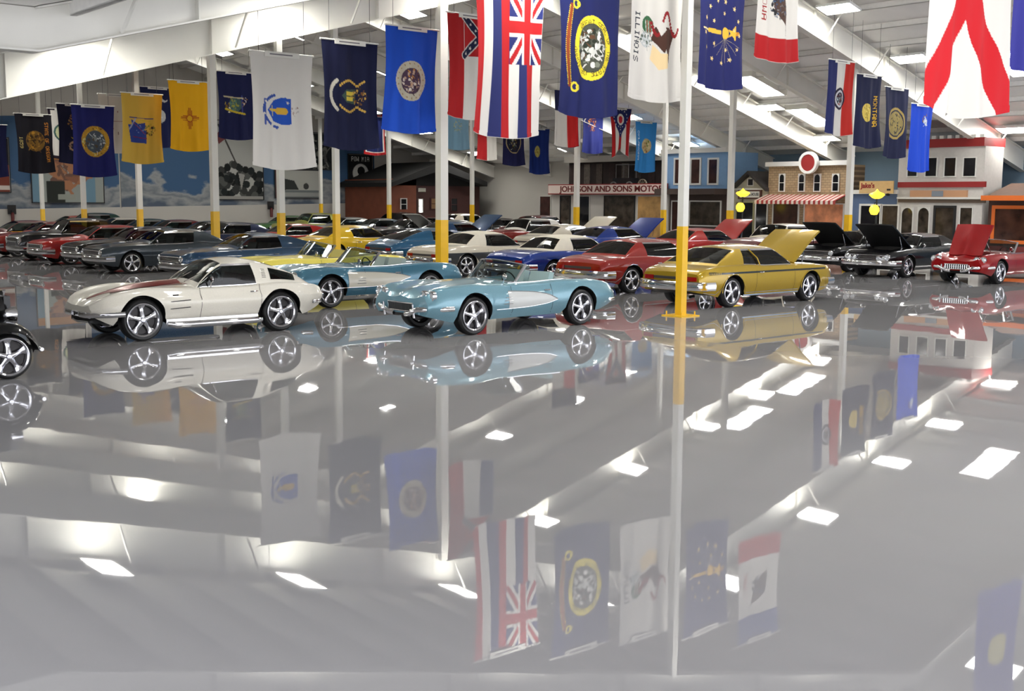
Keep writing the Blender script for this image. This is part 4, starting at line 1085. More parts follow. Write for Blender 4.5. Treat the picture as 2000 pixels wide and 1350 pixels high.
PANE = mat('dark_pane', (24, 24, 28), .08, noise=.4, nscale=3)
PANEI = mat('shop_pane', (60, 52, 44), .1, noise=.6, nscale=2.5)
PANEB = mat('brown_pane', (58, 34, 30), .2, noise=.4, nscale=2)
def yz(px, py, U): p = on_x(px, py, U); return p.y, p.z
U0 = 45.0
def building(label, x0, x1, ytop, wall, name='store_front', depth=3.6, U=U0):
    y1, _ = yz(x0, ytop, U); y0, z = yz(x1, ytop, U)
    o = empty(name, (0, 0, 0)); tag(o, label, 'building', 'store fronts along the right wall')
    return o, y0, y1, z
def bx(parent, name, matr, X0, X1, y0, y1, z0, z1):
    m = MB(); m.box(X0, X1, y0, y1, z0, z1); return m.build(name, matr, parent)
def pxr(parent, name, matr, x0, x1, yt, yb, U=U0, t=.05):       # a slab given by its edges in the view, on the plane x = U
    y1, z1 = yz(x0, yt, U); y0, _ = yz(x1, yt, U); _, z0 = yz((x0 + x1) / 2, yb, U)
    return bx(parent, name, matr, U - t, U, y0, y1, z0, z1)
def pw(parent, x0, x1, yt, yb, frame, glass, U=U0, **k):
    y1, z1 = yz(x0, yt, U); y0, _ = yz(x1, yt, U); _, z0 = yz((x0 + x1) / 2, yb, U)
    return paned(parent, U, y0, y1, z0, z1, frame, glass, **k)
def text_obj(parent, txt, U, yc, zc, h, matr, wid=None, name='lettering'):
    cu = bpy.data.curves.new(name, 'FONT'); cu.body = txt; cu.size = h; cu.extrude = .01; cu.align_x = 'CENTER'; cu.align_y = 'CENTER'; cu.offset = h * .025
    cu.materials.append(matr); o = bpy.data.objects.new(name, cu); col.objects.link(o)
    o.rotation_euler = (R(90), 0, R(-90)); o.location = (U, yc, zc); o.parent = parent
    bpy.context.view_layer.update()
    if wid: o.scale = (wid / max(.01, o.dimensions.x), 1, 1)
    bpy.context.view_layer.update()
    me = bpy.data.meshes.new_from_object(o.evaluated_get(bpy.context.evaluated_depsgraph_get())); me.name = name
    q = bpy.data.objects.new(name, me); col.objects.link(q); q.rotation_euler = o.rotation_euler; q.location = o.location; q.scale = o.scale; q.parent = parent
    bpy.data.objects.remove(o); return q
TRW = mat('trim_white', (214, 212, 206), .6); TRR = mat('trim_red', (140, 26, 26), .6)
# -- white building with red bands
o, y0, y1, zt = building('white two storey storefront with red bands and crenellated top', 1757, 1925, 290, None)
zr = yz(1840, 288, U0)[1]
bx(o, 'wall', mat('stucco_white', (196, 192, 186), .8, noise=.04), U0, U0 + 1.5, y0, y1, 0, zr)
zt2 = yz(1800, 273, U0)[1]
bx(o, 'cornice', TRR, U0 - .12, U0 + 1.6, y0, y1, zr, zt2)
n = 11
for k in range(n):
    m = MB(); m.box(U0 - .12, U0 + .1, y0 + (y1 - y0) * (k + .1) / n, y0 + (y1 - y0) * (k + .6) / n, zt2, zt2 + .13); m.build('crenel', TRW, o)
pxr(o, 'red_band', TRR, 1756, 1927, 356, 366, t=.1); pxr(o, 'ledge', TRW, 1756, 1927, 385, 389, t=.18); pxr(o, 'brown_band', mat('band_brown', (96, 80, 66), .6), 1756, 1926, 389, 396, t=.08)
b_ = pxr(o, 'sign_board', mat('sign_tan', (186, 140, 104), .6), 1780, 1891, 372, 385, t=.1); pxr(b_, 'sign_emblem', mat('emblem_grey', (120, 128, 138), .5), 1823, 1845, 373, 384, t=.13)
for a, c in ((1775, 1793), (1810, 1831), (1847, 1868), (1884, 1907)): pw(o, a, c, 309, 344, TRW, PANE, fw=.04)
for a, c in ((1763, 1784), (1795, 1816)): pw(o, a, c, 406, 470, TRW, PANEI, arch=True, fw=.03)
d = pw(o, 1829, 1864, 406, 480, BLACK, PANEI, fw=.1, name='door', mull=0); pw(o, 1877, 1900, 406, 470, TRW, PANEI, fw=.03)
# -- small blue storefront with wooden sign
o, y0, y1, zt = building('low blue storefront with white parapet left of the white building', 1660, 1756, 372, None)
z = yz(1700, 378, U0)[1]
bx(o, 'wall', mat('shop_blue', (92, 112, 146), .75, noise=.04), U0 + .05, U0 + 1.3, y0 + .02, y1, 0, z); pxr(o, 'parapet', TRW, 1655, 1756, 371, 379, t=.16)
pw(o, 1683, 1720, 402, 480, TRW, PANE, fw=.09); pw(o, 1725, 1755, 402, 470, TRW, PANEI, fw=.06)
s_ = empty('wooden_sign', (0, 0, 0)); tag(s_, 'light wooden sign with red script above the low blue storefront', 'sign')
y1s, z1s = yz(1680, 354, 44.7); y0s, z0s = yz(1745, 378, 44.7)
bx(s_, 'board', mat('pine_board', (206, 172, 116), .6, noise=.1, nscale=3), 44.66, 44.72, y0s, y1s, z0s, z1s); text_obj(s_, "Jake's", 44.655, y1s - .42, z1s - .2, .3, TRR, .7)
bx(s_, 'picture_mark', DARKIN, 44.65, 44.66, y0s + .12, y0s + .3, z0s + .12, z0s + .2); bx(s_, 'sign_post', DARKIN, 44.72, 44.9, y0s + .3, y0s + .36, z0s - .1, z0s + .3)
# -- stone building with awning and round red sign
o, y0, y1, zt = building('two storey tan stone storefront with arched windows', 1502, 1660, 322, None)
z = yz(1580, 323, U0)[1]
stone = bpy.data.materials.new('tan_stone'); stone.use_nodes = True; nt = stone.node_tree; b = nt.nodes['Principled BSDF']
br = nt.nodes.new('ShaderNodeTexBrick'); tc = nt.nodes.new('ShaderNodeTexCoord'); mp = nt.nodes.new('ShaderNodeMapping'); mp.inputs['Rotation'].default_value = (0, R(90), R(90))
nt.links.new(tc.outputs['Object'], mp.inputs[0]); nt.links.new(mp.outputs[0], br.inputs['Vector']); br.inputs['Scale'].default_value = 2.2
br.inputs['Color1'].default_value = lin((172, 146, 112)) + (1,); br.inputs['Color2'].default_value = lin((150, 128, 98)) + (1,); br.inputs['Mortar'].default_value = lin((120, 100, 78)) + (1,)
nt.links.new(br.outputs['Color'], b.inputs['Base Color']); b.inputs['Roughness'].default_value = .85
bx(o, 'wall', stone, U0, U0 + 1.2, y0, y1, 0, z); pxr(o, 'cornice', TRW, 1500, 1660, 317, 324, t=.2)
for a, c in ((1524, 1533), (1562, 1572), (1592, 1603), (1628, 1639)): pw(o, a, c, 341, 373, TRW, PANE, arch=True, fw=.04, mull=1)
dw = pw(o, 1512, 1560, 396, 480, TRW, PANEB, fw=.06, name='door'); pw(o, 1573, 1648, 399, 446, TRW, mat('lit_menu_pane', (186, 120, 84), .3, noise=.5, nscale=2.2, emit=.12), fw=.05)
bx(o, 'sill_wall', mat('brick_rose', (150, 112, 98), .8, noise=.15, nscale=6), U0 - .04, U0, y0, yz(1572, 400, U0)[0], 0, yz(1600, 447, U0)[1])
aw = empty('striped_awning', (0, 0, 0)); tag(aw, 'red and white striped awning on the tan stone storefront', 'awning')
ya1, za1 = yz(1497, 380, U0); ya0, _ = yz(1655, 380, U0); za0 = yz(1575, 392, U0 - .9)[1]
nS = 34
for q, (nm, mt_) in enumerate((('red_stripes', mat('awning_red', (150, 50, 46), .8)), ('white_stripes', mat('awning_white', (206, 190, 176), .8)))):
    m = MB()
    for k in range(q, nS, 2):
        a, c = ya0 + (ya1 - ya0) * k / nS, ya0 + (ya1 - ya0) * (k + 1) / nS
        m.add([(U0 - .01, a, za1), (U0 - .01, c, za1), (U0 - .9, c, za0), (U0 - .9, a, za0), (U0 - .9, c, za0 - .16), (U0 - .9, a, za0 - .16), (U0 - .01, a, za1 - .03), (U0 - .01, c, za1 - .03), (U0 - .87, c, za0 - .03), (U0 - .87, a, za0 - .03)],
              [(0, 1, 2, 3), (3, 2, 4, 5), (6, 7, 8, 9)])
    m.build(nm, mt_, aw)
rs = empty('round_sign', (0, 0, 0)); tag(rs, 'round red sign with a thick white rim above the stone storefront', 'sign')
yc, zc = yz(1581, 318, U0 - .3); rr = abs(yz(1581, 297, U0)[1] - zc)
m = MB(); m.lathe([(0, -.08), (rr * .78, -.08), (rr * .78, 0), (0, 0)], 40, 'x', (U0 - .33, yc, zc)); m.build('red_disc', TRR, rs, 30)
m = MB(); m.lathe([(rr * .76, -.12), (rr, -.12), (rr, .06), (rr * .76, .06), (rr * .76, -.12)], 40, 'x', (U0 - .33, yc, zc)); m.build('white_rim', TRW, rs, 30)
# -- little gabled cottage with sign
o, y0, y1, zt = building('small grey gabled cottage front with a framed sign', 1432, 1502, 368, None)
ze = yz(1467, 369, U0)[1]; za = yz(1466, 338, U0)[1]; cream = mat('cottage_grey', (170, 164, 146), .8, noise=.05)
m = MB(); m.prism([(y0, 0), (y1, 0), (y1, ze), ((y0 + y1) / 2, za - .1), (y0, ze)], 'x', U0, U0 + 2); m.build('wall', cream, o)
m = MB(); yc = (y0 + y1) / 2
for sg, ye in ((1, y1 - .0), (-1, y0 + .0)): m.prism([(ye, ze - .12), (yc, za - .05), (yc, za + .1), (ye, ze + .03)], 'x', U0 - .3, U0 + 2.2)
m.build('roof', mat('roof_slate', (52, 48, 46), .8, noise=.2, nscale=4), o)
pxr(o, 'eave_band', TRW, 1436, 1500, 368, 371, t=.12); pw(o, 1462, 1472, 350, 362, TRW, DARKIN, fw=.03)
b_ = pxr(o, 'sign_board', mat('sign_brown', (84, 50, 44), .6), 1444, 1489, 371, 389, t=.1); pxr(b_, 'sign_face', TRW, 1448, 1486, 374, 386, t=.12)
ys_, zs_ = yz(1467, 380, U0); text_obj(b_, "DOG HOUSE", U0 - .125, ys_ - .15, zs_, .2, mat('text_grey', (96, 96, 100), .6), .8)
pw(o, 1440, 1472, 396, 480, mat('olive_trim', (150, 146, 110), .6), PANE, fw=.05, name='door'); pw(o, 1478, 1499, 396, 460, TRW, PANE, fw=.05)
# -- tall light blue building
o, y0, y1, zt = building('tall light blue storefront with three narrow white framed windows', 1303, 1421, 297, None)
z = yz(1360, 298, U0)[1]; zb = yz(1360, 369, U0)[1]
bx(o, 'wall', mat('shop_light_blue', (120, 156, 194), .75, noise=.03), U0, U0 + 2.4, y0, y1, zb, z); pxr(o, 'cornice', TRW, 1296, 1423, 293, 299, t=.2)
bx(o, 'lower_wall', mat('shop_brown', (66, 52, 46), .7), U0 + .3, U0 + 3.6, y0, y1, 0, zb); bx(o, 'canopy', mat('canopy_brown', (72, 58, 52), .7), U0 - .9, U0 + .3, y0, y1, zb - .28, zb)
for a, c in ((1320, 1330), (1352, 1368), (1386, 1402)): pw(o, a, c, 312, 358, TRW, PANEB, fw=.09)
pw(o, 1314, 1338, 394, 470, TRW, PANEB, U=U0 + .3, fw=.06, name='door'); pw(o, 1349, 1408, 394, 440, TRW, PANEI, U=U0 + .3, fw=.06)
# -- dealership with gallery and long sign
o, y0, y1, zt = building('dark two storey dealership front with long name sign and upper gallery', 1072, 1302, 314, None)
z = yz(1180, 314, U0)[1]; zs0 = yz(1180, 379, U0)[1]
bx(o, 'upper_wall', mat('gallery_dark', (44, 34, 32), .8, noise=.4, nscale=1.2), U0 + 1.6, U0 + 4, y0, y1, zs0, z); bx(o, 'gallery_floor', mat('shop_brown', (66, 52, 46), .7), U0, U0 + 1.6, y0, y1, zs0, zs0 + .12)
bx(o, 'lower_wall', WALLW, U0 + .2, U0 + 4, y0, y1, 0, zs0); bx(o, 'gallery_roof_edge', WALLW, U0 + 1.2, U0 + 4, y0, y1, z, z + .35)
for a, c, g in ((1056, 1076, PANEB), (1096, 1114, PANEI), (1133, 1152, PANE), (1182, 1240, PANEI), (1247, 1292, mat('lit_shop_pane', (150, 116, 70), .3, noise=.6, nscale=1.5, emit=.1))):
    pw(o, a, c, 384, 470, WALLW if g is not PANEI else DARKIN, g, U=U0 + .2, fw=.05)
for k in range(9):
    yy = y0 + (y1 - y0) * (k + .5) / 9; bx(o, 'gallery_panel', mat('panel_%d' % (k % 3), ((70, 60, 54), (96, 88, 80), (50, 34, 32))[k % 3], .7, noise=.3), U0 + 1.55, U0 + 1.6, yy - .28, yy + .2, zs0 + .5, z - .1)
sg = empty('long_sign', (0, 0, 0)); tag(sg, 'long white sign reading JOHNSON AND SONS MOTOR', 'sign')
ya, zA = yz(1071, 362, U0 - .2); yb, _ = yz(1302, 362, U0 - .2); _, zB = yz(1180, 378, U0 - .2)
bx(sg, 'board', mat('sign_cream', (214, 196, 186), .6), U0 - .2, U0 - .1, yb, ya, zB, zA); bx(sg, 'edge_trim', TRR, U0 - .19, U0 - .11, yb - .03, ya + .03, zB - .05, zA + .05)
t0, _ = yz(1093, 370, U0 - .2); t1, _ = yz(1297, 370, U0 - .2)
text_obj(sg, "JOHNSON AND SONS MOTOR", U0 - .205, (t0 + t1) / 2, (zA + zB) / 2, .44, mat('sign_maroon', (104, 26, 24), .6), t0 - t1)
wh = empty('wagon_wheel', (0, 0, 0)); tag(wh, 'spoked wheel standing on the gallery above the long sign', 'wheel')
yc, zc = yz(1255, 349, U0 + .4); m = MB(); m.lathe([(.30, -.03), (.34, -.03), (.34, .03), (.30, .03), (.30, -.03)], 24, 'x', (U0 + .4, yc, zs0 + .12 + .34))
for k in range(6):
    a = PI * k / 6; m.tube([(U0 + .4, yc - .3 * math.cos(a), zs0 + .46 - .3 * math.sin(a)), (U0 + .4, yc + .3 * math.cos(a), zs0 + .46 + .3 * math.sin(a))], .015, 5)
m.build('rim', mat('old_wood', (150, 140, 120), .7), wh)
old = empty('antique_buggy', (0, 0, 0)); tag(old, 'old black open buggy on the gallery above the long sign', 'vehicle')
yc, _ = yz(1222, 349, U0 + .8); zf_ = zs0 + .12
m = MB(); m.box(U0 + .5, U0 + 1.1, yc - .7, yc + .7, zf_ + .4, zf_ + .75); m.build('body', mat('buggy_black', (40, 40, 44), .3, coat=.5), old)
m = MB(); m.box(U0 + .5, U0 + 1.1, yc - .55, yc + .5, zf_ + 1.45, zf_ + 1.5)
for q in (-.5, .45): m.tube([(U0 + .5, yc + q, zf_ + .75), (U0 + .5, yc + q, zf_ + 1.45)], .02, 5); m.tube([(U0 + 1.1, yc + q, zf_ + .75), (U0 + 1.1, yc + q, zf_ + 1.45)], .02, 5)
m.build('top', mat('buggy_grey', (120, 118, 116), .5), old)
for q in (-.6, .6):
    m = MB(); m.lathe([(.22, -.03), (.28, -.03), (.28, .03), (.22, .03), (.22, -.03)], 20, 'x', (U0 + .47, yc + q, zf_ + .28)); m.tube([(U0 + .47, yc + q - .24, zf_ + .28), (U0 + .47, yc + q + .24, zf_ + .28)], .02, 5); m.build('wheel', mat('buggy_grey', (120, 118, 116), .5), old)
# -- orange trimmed brown building at the right edge
o, y0, y1, zt = building('brown storefront with orange trim at the right edge', 1932, 2120, 387, None)
ze = yz(1960, 388, U0)[1]; zr_ = yz(1960, 358, U0 + 1.5)[1]; org = mat('trim_orange', (214, 104, 30), .6)
bx(o, 'wall', mat('shop_dark_brown', (74, 50, 42), .75, noise=.06), U0, U0 + 3, y0, y1, 0, ze)
m = MB(); m.prism([(U0 - .6, ze), (U0 + 1.8, zr_), (U0 + 3, zr_), (U0 + 3, ze)], 'y', y0, y1 + .02); m.build('roof', mat('roof_brown', (92, 68, 56), .8, noise=.1), o)
bx(o, 'fascia', org, U0 - .64, U0 - .56, y0, y1 + .02, ze - .08, ze + .12); pw(o, 1945, 2040, 408, 470, org, mat('warm_pane', (66, 40, 30), .15, noise=.6, nscale=1.5), fw=.14)
# -- dark timber house in the far corner
o = empty('timber_house', (0, 0, 0)); tag(o, 'dark red timber house front with a wide black gable in the far corner', 'building', 'store fronts along the right wall')
YH = 60.5
def xz(px, py): p = on_y(px, py, YH); return p.x, p.z
xa, ze = xz(764, 346); xb, _ = xz(937, 350); xm, zm = xz(848, 316)
xb = min(xb, XW - .1)
red = mat('timber_lit_red', (126, 70, 50), .8, noise=.1, nscale=2); drk = mat('timber_dark', (62, 32, 28), .8, noise=.1, nscale=2)  # left wall's brighter tone has the orange light painted in; right part dark
xs1, _ = xz(813, 380)
bx(o, 'wall', red, xa, xs1, YH, YW - .1, 0, ze - .1); bx(o, 'lower_wall', drk, xs1, xb, YH + .02, YW - .1, 0, ze - .1)
m = MB(); m.prism([(xa - .5, ze - .35), (xm, zm), (xb, ze - .2), (xb, ze - .5), (xm, zm - .55), (xa - .5, ze - .6)], 'y', YH - .8, YW - .1); m.prism([(xa, ze - .5), (xm, zm - .5), (xb, ze - .5)], 'y', YH, YH + .1); m.build('roof', mat('roof_black', (13, 12, 12), .85), o)
def ph(name, x0, x1, yt, yb, fm_, gm, fw=.06):
    a, z1 = xz(x0, yt); c, _ = xz(x1, yt); _, z0 = xz(x0, yb)
    m = MB(); m.box(a - fw, c + fw, YH - .05, YH, z1, z1 + fw); m.box(a - fw, a, YH - .05, YH, z0, z1); m.box(c, c + fw, YH - .05, YH, z0, z1); m.box(a, c, YH - .05, YH, (z0 + z1) / 2 - .02, (z0 + z1) / 2 + .02); w = m.build(name, fm_, o)
    m = MB(); m.box(a, c, YH - .03, YH - .01, z0, z1); m.build('pane', gm, w)
ph('window', 783, 793, 389, 409, TRW, PANE); ph('door', 818, 824, 390, 415, TRW, mat('daylit_glass', (255, 255, 255), .3, emit=2.2)); ph('window', 842, 851, 388, 408, drk, mat('tan_panel', (120, 90, 56), .6)); ph('window', 971 - 90, 892, 388, 412, drk, PANE)
ph('wall_sign', 817, 830, 368, 375, TRW, mat('sign_tint', (170, 168, 150), .6), .02)
# a grey pier with a small window between house and dealership
a_, z1 = yz(969, 360, XW - .35); c_, _ = yz(981, 360, XW - .35)
# ------------------------------------------------------------------ street lamps with yellow globes
YG = mat('lamp_yellow', (236, 204, 60), .4, emit=1.2)
def street_lamp(px, py_cap, py_globe, U, label):
    y, zc = yz(px, py_cap, U); _, zg = yz(px, py_globe, U)
    o = empty('street_lamp', (U, y, 0)); tag(o, label, 'lamp', 'street lamps in front of the store fronts')
    m = MB(); m.tube([(0, 0, 0), (0, 0, .3), (0, 0, .32), (0, 0, zc)], [.11, .09, .045, .035], 10); m.build('pole', mat('cast_iron', (26, 32, 30), .4), o, 50)
    m = MB(); m.lathe([(0, .26), (.05, .2), (.1, .14), (.30, .06), (.33, 0), (.2, -.12), (.1, -.16), (0, -.16)], 20, 'z', (0, 0, zc)); m.build('upper_shade', YG, o, 60)
    m = MB(); m.lathe([(0, .22), (.12, .2), (.2, .08), (.21, -.05), (.13, -.2), (0, -.22)], 20, 'z', (-.16, 0, zg)); m.build('globe', YG, o, 60)
    m = MB(); m.tube([(0, 0, zg + .3), (-.16, 0, zg + .3), (-.16, 0, zg + .2)], .015, 6); m.build('bracket', BLACK, o)
street_lamp(1451, 378, 405, 43.6, 'dark street lamp with yellow shade and globe in front of the small cottage')
street_lamp(1713, 381, 410, 43.6, 'dark street lamp with yellow shade and globe in front of the low blue storefront')

# ------------------------------------------------------------------ ceiling lights and skylights
LITE = mat('lit_diffuser', (255, 253, 246), .4, emit=32)
HOUS = mat('fixture_white', (225, 225, 222), .4)
def fixture_mesh():
    m = MB(); m.box(-.36, .36, -.66, .66, 0, .06); m.box(-.37, .37, -.67, -.64, -.03, .03); m.box(-.37, .37, .64, .67, -.03, .03); m.box(-.37, -.34, -.67, .67, -.03, .03); m.box(.34, .37, -.67, .67, -.03, .03)
    a = m.mesh('housing', HOUS)
    m = MB(); m.box(-.33, .33, -.63, .63, -.02, -.001); return a, m.mesh('diffuser', LITE)
fa, fb = fixture_mesh()
GX = (8.6, 13.2, 18.0, 22.8, 29.0, 33.9, 38.5, 42.2, 46.5); GY = (3.5, 14.2, 23.3, 32.4, 41.0, 50.0, 58.6)
for y in GY:
    for x in GX:
        if y < 10 and x not in (8.6, 18.0, 29.0): continue
        o = empty('ceiling_light', (x, y, 0)); z = deck_h(x) - .28; o.location.z = z
        sl = 0 if x < XB else math.atan(.275) * (-1 if x < RIDGE else 1)
        o.rotation_euler = (0, sl, 0)
        tag(o, 'rectangular white lit ceiling light fixed under the roof purlins, one of the regular grid', 'ceiling light', 'ceiling lights in a grid under the roof')
        for nm, me in (('housing', fa), ('diffuser', fb)):
            q = bpy.data.objects.new(nm, me); col.objects.link(q); q.parent = o
        m = None
rodm = MB(); rodm.tube([(0, 0, .06), (0, 0, .27)], .012, 5); rod = rodm.mesh('hanger_rod', WSTEEL)
for o in list(col.objects):
    if o.name.startswith('ceiling_light'):
        for q in (-.5, .5):
            h = bpy.data.objects.new('hanger_rod', rod); col.objects.link(h); h.parent = o; h.location = (0, q, 0)
SKY = mat('skylight_glazing', (250, 252, 255), .4, emit=14)
for i, (x, y) in enumerate(((40.0, 31.3), (44.0, 31.4), (40.0, 20.2))):
    z = deck_h(x); sl = math.atan(.275)
    o = empty('window_%d' % (i + 2), (x, y, z - .01), 0); o.rotation_euler = (0, sl, 0); o['kind'] = 'structure'
    m = MB(); m.box(-1.25, 1.25, -.62, -.56, -.22, 0); m.box(-1.25, 1.25, .56, .62, -.22, 0); m.box(-1.25, -1.19, -.56, .56, -.22, 0); m.box(1.19, 1.25, -.56, .56, -.22, 0); m.build('curb', WSTEEL, o)
    m = MB(); m.box(-1.19, 1.19, -.56, .56, -.10, -.08); m.build('glazing', SKY, o)
# ambient daylight coming through the open end behind the viewer
w = bpy.data.worlds.new('world'); scene.world = w; w.use_nodes = True
w.node_tree.nodes['Background'].inputs[0].default_value = (.92, .94, 1.0, 1); w.node_tree.nodes['Background'].inputs[1].default_value = 2.5
scene.view_settings.exposure = 0.54
# ------------------------------------------------------------------ cars in their places (heading 0 faces +x, 180 faces -x)
def place(o, x, y, head, label, group=None, cat='car'):
    o.location = (x, y, 0); o.rotation_euler = (0, 0, R(head)); tag(o, label, cat, group); return o
def recolor(o, pm, roof=None, under=None):
    for ch in o.children:
        b = ch.name.split('.')[0]
        m = pm if b in ('body', 'hood') or (b == 'roof' and roof is None) else (roof if b == 'roof' else None)
        if b == 'hood' and under: ch.material_slots[1].link = 'OBJECT'; ch.material_slots[1].material = under
        if m and ch.material_slots:
            ch.material_slots[0].link = 'OBJECT'; ch.material_slots[0].material = m
G = 'cars parked in rows across the floor'
# foreground
o = make_sport_coupe(); place(o, 8.62, 18.75, 180, 'white sports coupe with maroon hood stripe and side exhaust', G)
lb = paint('light_blue', (112, 152, 166), .3)
s, r1 = make_roadster('open_roadster', lb, tail='duck'); place(r1, 13.44, 16.28, 181.5, 'light blue open roadster with silver side cove in the middle front', G)
mb_ = paint('mid_blue', (72, 120, 142), .3)
s, r2 = make_roadster('open_roadster', mb_, cove=mat('cove_ivory', (206, 202, 186), .3, coat=.8), tail='round', interior=(150, 165, 160), cove_long=True); place(r2, 14.1, 21.95, 180, 'blue open roadster with ivory side cove behind the white coupe', G)
ye = paint('pale_yellow', (222, 208, 96), 0)
s, r3 = make_roadster('open_convertible', ye, cove=False, tail='round', interior=(196, 184, 96)); place(r3, 15.2, 25.6, 180, 'pale yellow open convertible behind the blue roadster', G)
# gold coupe, hood up, black side stripe
gold = paint('antique_gold', (172, 142, 34), .35)
s, nv = coupe('two_door_coupe', gold, det=True, hood=True, cab=dict(xc1=-.86, xc0=-.95, xr1=-1.02, xr0=-1.88), plate_rgb=(190, 196, 206))
place(nv, 21.25, 16.92, 0, 'gold coupe with black side stripe and raised hood beside the yellow column', G)
st = mat('stripe_black', (14, 22, 14), .3, coat=1)
side_patch(s, -2.2, 2.0, lambda x: .735 - .0 * x, lambda x: .775 if x > -1.9 else .79, st, 'side_stripe', nv)
for sg in (1, -1):
    m = MB()
    for k in range(8): 
        x = -2.22 + .05 * k; m.box(x, x + .03, sg * (s.ys(x, .76) + .008) - .004, sg * (s.ys(x, .76) + .008) + .004, .742, .772)
    m.build('stripe_lettering', gold, nv)
    for xc in (s.xf, s.xr):
        m = MB(); m.tube([(xc + (s.R + .055) * math.cos(a), sg * (s.ys(xc, .55) + .004), s.R + (s.R + .055) * math.sin(a)) for a in [PI * k / 16 for k in range(17)]], .009, 5); m.build('arch_trim', gold, nv, 50)
    m = MB(); m.box(-1.0, .98, sg * (s.ys(0, .26)) - .012, sg * (s.ys(0, .26)) + .012, .235, .265); m.build('rocker_trim', CHROME, nv)
for sg in (1, -1):
    m = MB(); m.tube([(-.42, sg * (s.edge(-.42)[0] + .02), s.edge(-.42)[1]), (-.47, sg * (s.edge(-.42)[0] - .02), 1.05), (-.62, sg * .64, 1.25)], .016, 6); m.build('window_divider', gold, nv)
m = MB(); m.tube([(s.tail + .2, -.5, .26), (s.tail - .05, -.55, .24)], .035, 8); m.build('exhaust_pipe', CHROME, nv)
# red coupe behind it
rd = paint('deep_red', (152, 34, 26), .1)
s, ch = coupe('two_door_coupe', rd, det=True, cab=dict(xc1=-.8, xc0=-.78, xr1=-.95, xr0=-1.6), glass=glass_mat('black_glass', (30, 30, 32), .3), plate_rgb=(150, 152, 156))
place(ch, 22.25, 20.9, 0, 'red coupe with black rear glass between roadster and gold coupe', G)
# canvas for white convertible tops
canvas = mat('white_canvas', (214, 208, 192), .8, noise=.03)
bl = paint('royal_blue', (20, 52, 132), .3)
s, bc = coupe('convertible_coupe', bl, canvas, det=False, cab=dict(xc1=-.55, xc0=-.6, xr1=-.85, xr0=-1.35, wr=.58))
place(bc, 22.6, 24.2, 0, 'royal blue convertible with white canvas top', G)
wt = paint('ivory', (206, 198, 180), 0)
s, wc = coupe('convertible_coupe', wt, canvas, det=False, hood=False, cab=dict(xc1=-.5, xc0=-.6, xr1=-.8, xr0=-1.4, wr=.58))
place(wc, 22.8, 28.3, 0, 'ivory convertible with white top and dark side, right of the white column', G)
side_patch(s, -2.3, 2.1, lambda x: max(.36, s.arch(x) + .01), lambda x: .72, mat('side_charcoal', (60, 62, 62), .3, coat=1), 'side_panel', wc, off=.004)
# shared shapes for the rest
base, P_ = {}, {}
sA, A0 = coupe('hardtop_coupe', paint('graphite', (58, 66, 72), .4)); base['coupe'] = A0
sF, F0 = coupe('fastback_coupe', paint('steel_blue', (40, 66, 92), .35), cab=dict(xw0=.72, xw1=.1, xr1=-.85, xr0=-2.15, zr=1.3, xc1=-.66, xc0=-.7, rpow=1.25)); base['fast'] = F0
sH, H0 = coupe('hardtop_coupe', paint('black', (12, 12, 14), .1), hood=True); base['hood'] = H0
def spec_50():
    d = spec_coupe([(-1.1, .75, .70, .45, .02)]); d = dict(d); d['R'] = .35
    d['sh'] = [(-2.45, .72), (-2.2, .90), (-1.5, .93), (-.6, .88), (.8, .92), (1.5, .93), (2.2, .88), (2.32, .76)]
    d['top'] = [(-2.45, .80), (-2.2, .96), (-1.5, 1.02), (-.8, 1.02), (.8, 1.06), (1.5, 1.06), (2.1, .98), (2.32, .84)]
    return d
def fifties(name, pm, roof, hood=False):
    sp = spec_50()
    if hood: sp['rec'] = sp['rec'] + [(1.0, 2.0, .6, .5, .02)]
    s, root = car_base(name, sp, pm, False)
    add_cabin(s, root, dict(xw0=.86, xw1=.42, xr1=-.95, xr0=-1.5, zr=1.50, wr=.60, xc1=-.66, xc0=-.7, xa=.66, rpow=1.6), roof)
    bumper(s, root, .46, .16); bumper(s, root, .48, .18, front=False)
    for sg in (1, -1):
        lamp(root, s.nose - .02, sg * .7, .74, .1)
        m = MB(); m.box(s.tail - .02, s.tail + .05, sg * .72 - .05, sg * .72 + .05, .56, .82); m.build('taillight', REDL, root)
        m = MB(); m.tube([(x, sg * (s.ys(x, .66) + .006), .66) for x in [-2.2 + 4.2 * i / 12 for i in range(13)]], .012, 5); m.build('side_trim', CHROME, root)
    grille(root, s.nose + .01, .5, .54, .70, nx=9, nz=2); seats(root, -.1, .45, DARKIN)
    if hood: hood_panel(s, .98, 2.1, .66, .6, 'rear', R(55), pm, root, BLACK); engine(root, 1.5, .55)
    return s, root
s5, V0 = fifties('hardtop_sedan', paint('maroon_dark', (84, 24, 26), .1), mat('roof_ivory', (206, 198, 180), .3, coat=1)); base['fifty'] = V0
used = set()
def car(kind, x, y, head, pm, label, roof=None, group=G, under=None):
    b = base[kind]
    if kind in used: o = copy_tree(b)
    else: o = b; used.add(kind)
    place(o, x, y, head, label, group); recolor(o, pm, roof, under); return o
pb = lambda n, c, m_=.2: paint(n, c, m_)
BLK, GRA, RD2, RD3, MRN, DKB, DKG, SIL, GRN, OLV = pb('black2', (14, 14, 16)), pb('graphite', (58, 66, 72)), pb('signal_red', (158, 28, 24), .05), pb('dull_red', (128, 34, 28)), pb('maroon_dark', (84, 24, 26)), pb('navy_paint', (30, 62, 100), .3), pb('dark_green', (24, 50, 44)), pb('silver_grey', (150, 150, 146), .5), pb('leaf_green', (70, 110, 60)), pb('olive_gold', (150, 150, 70))
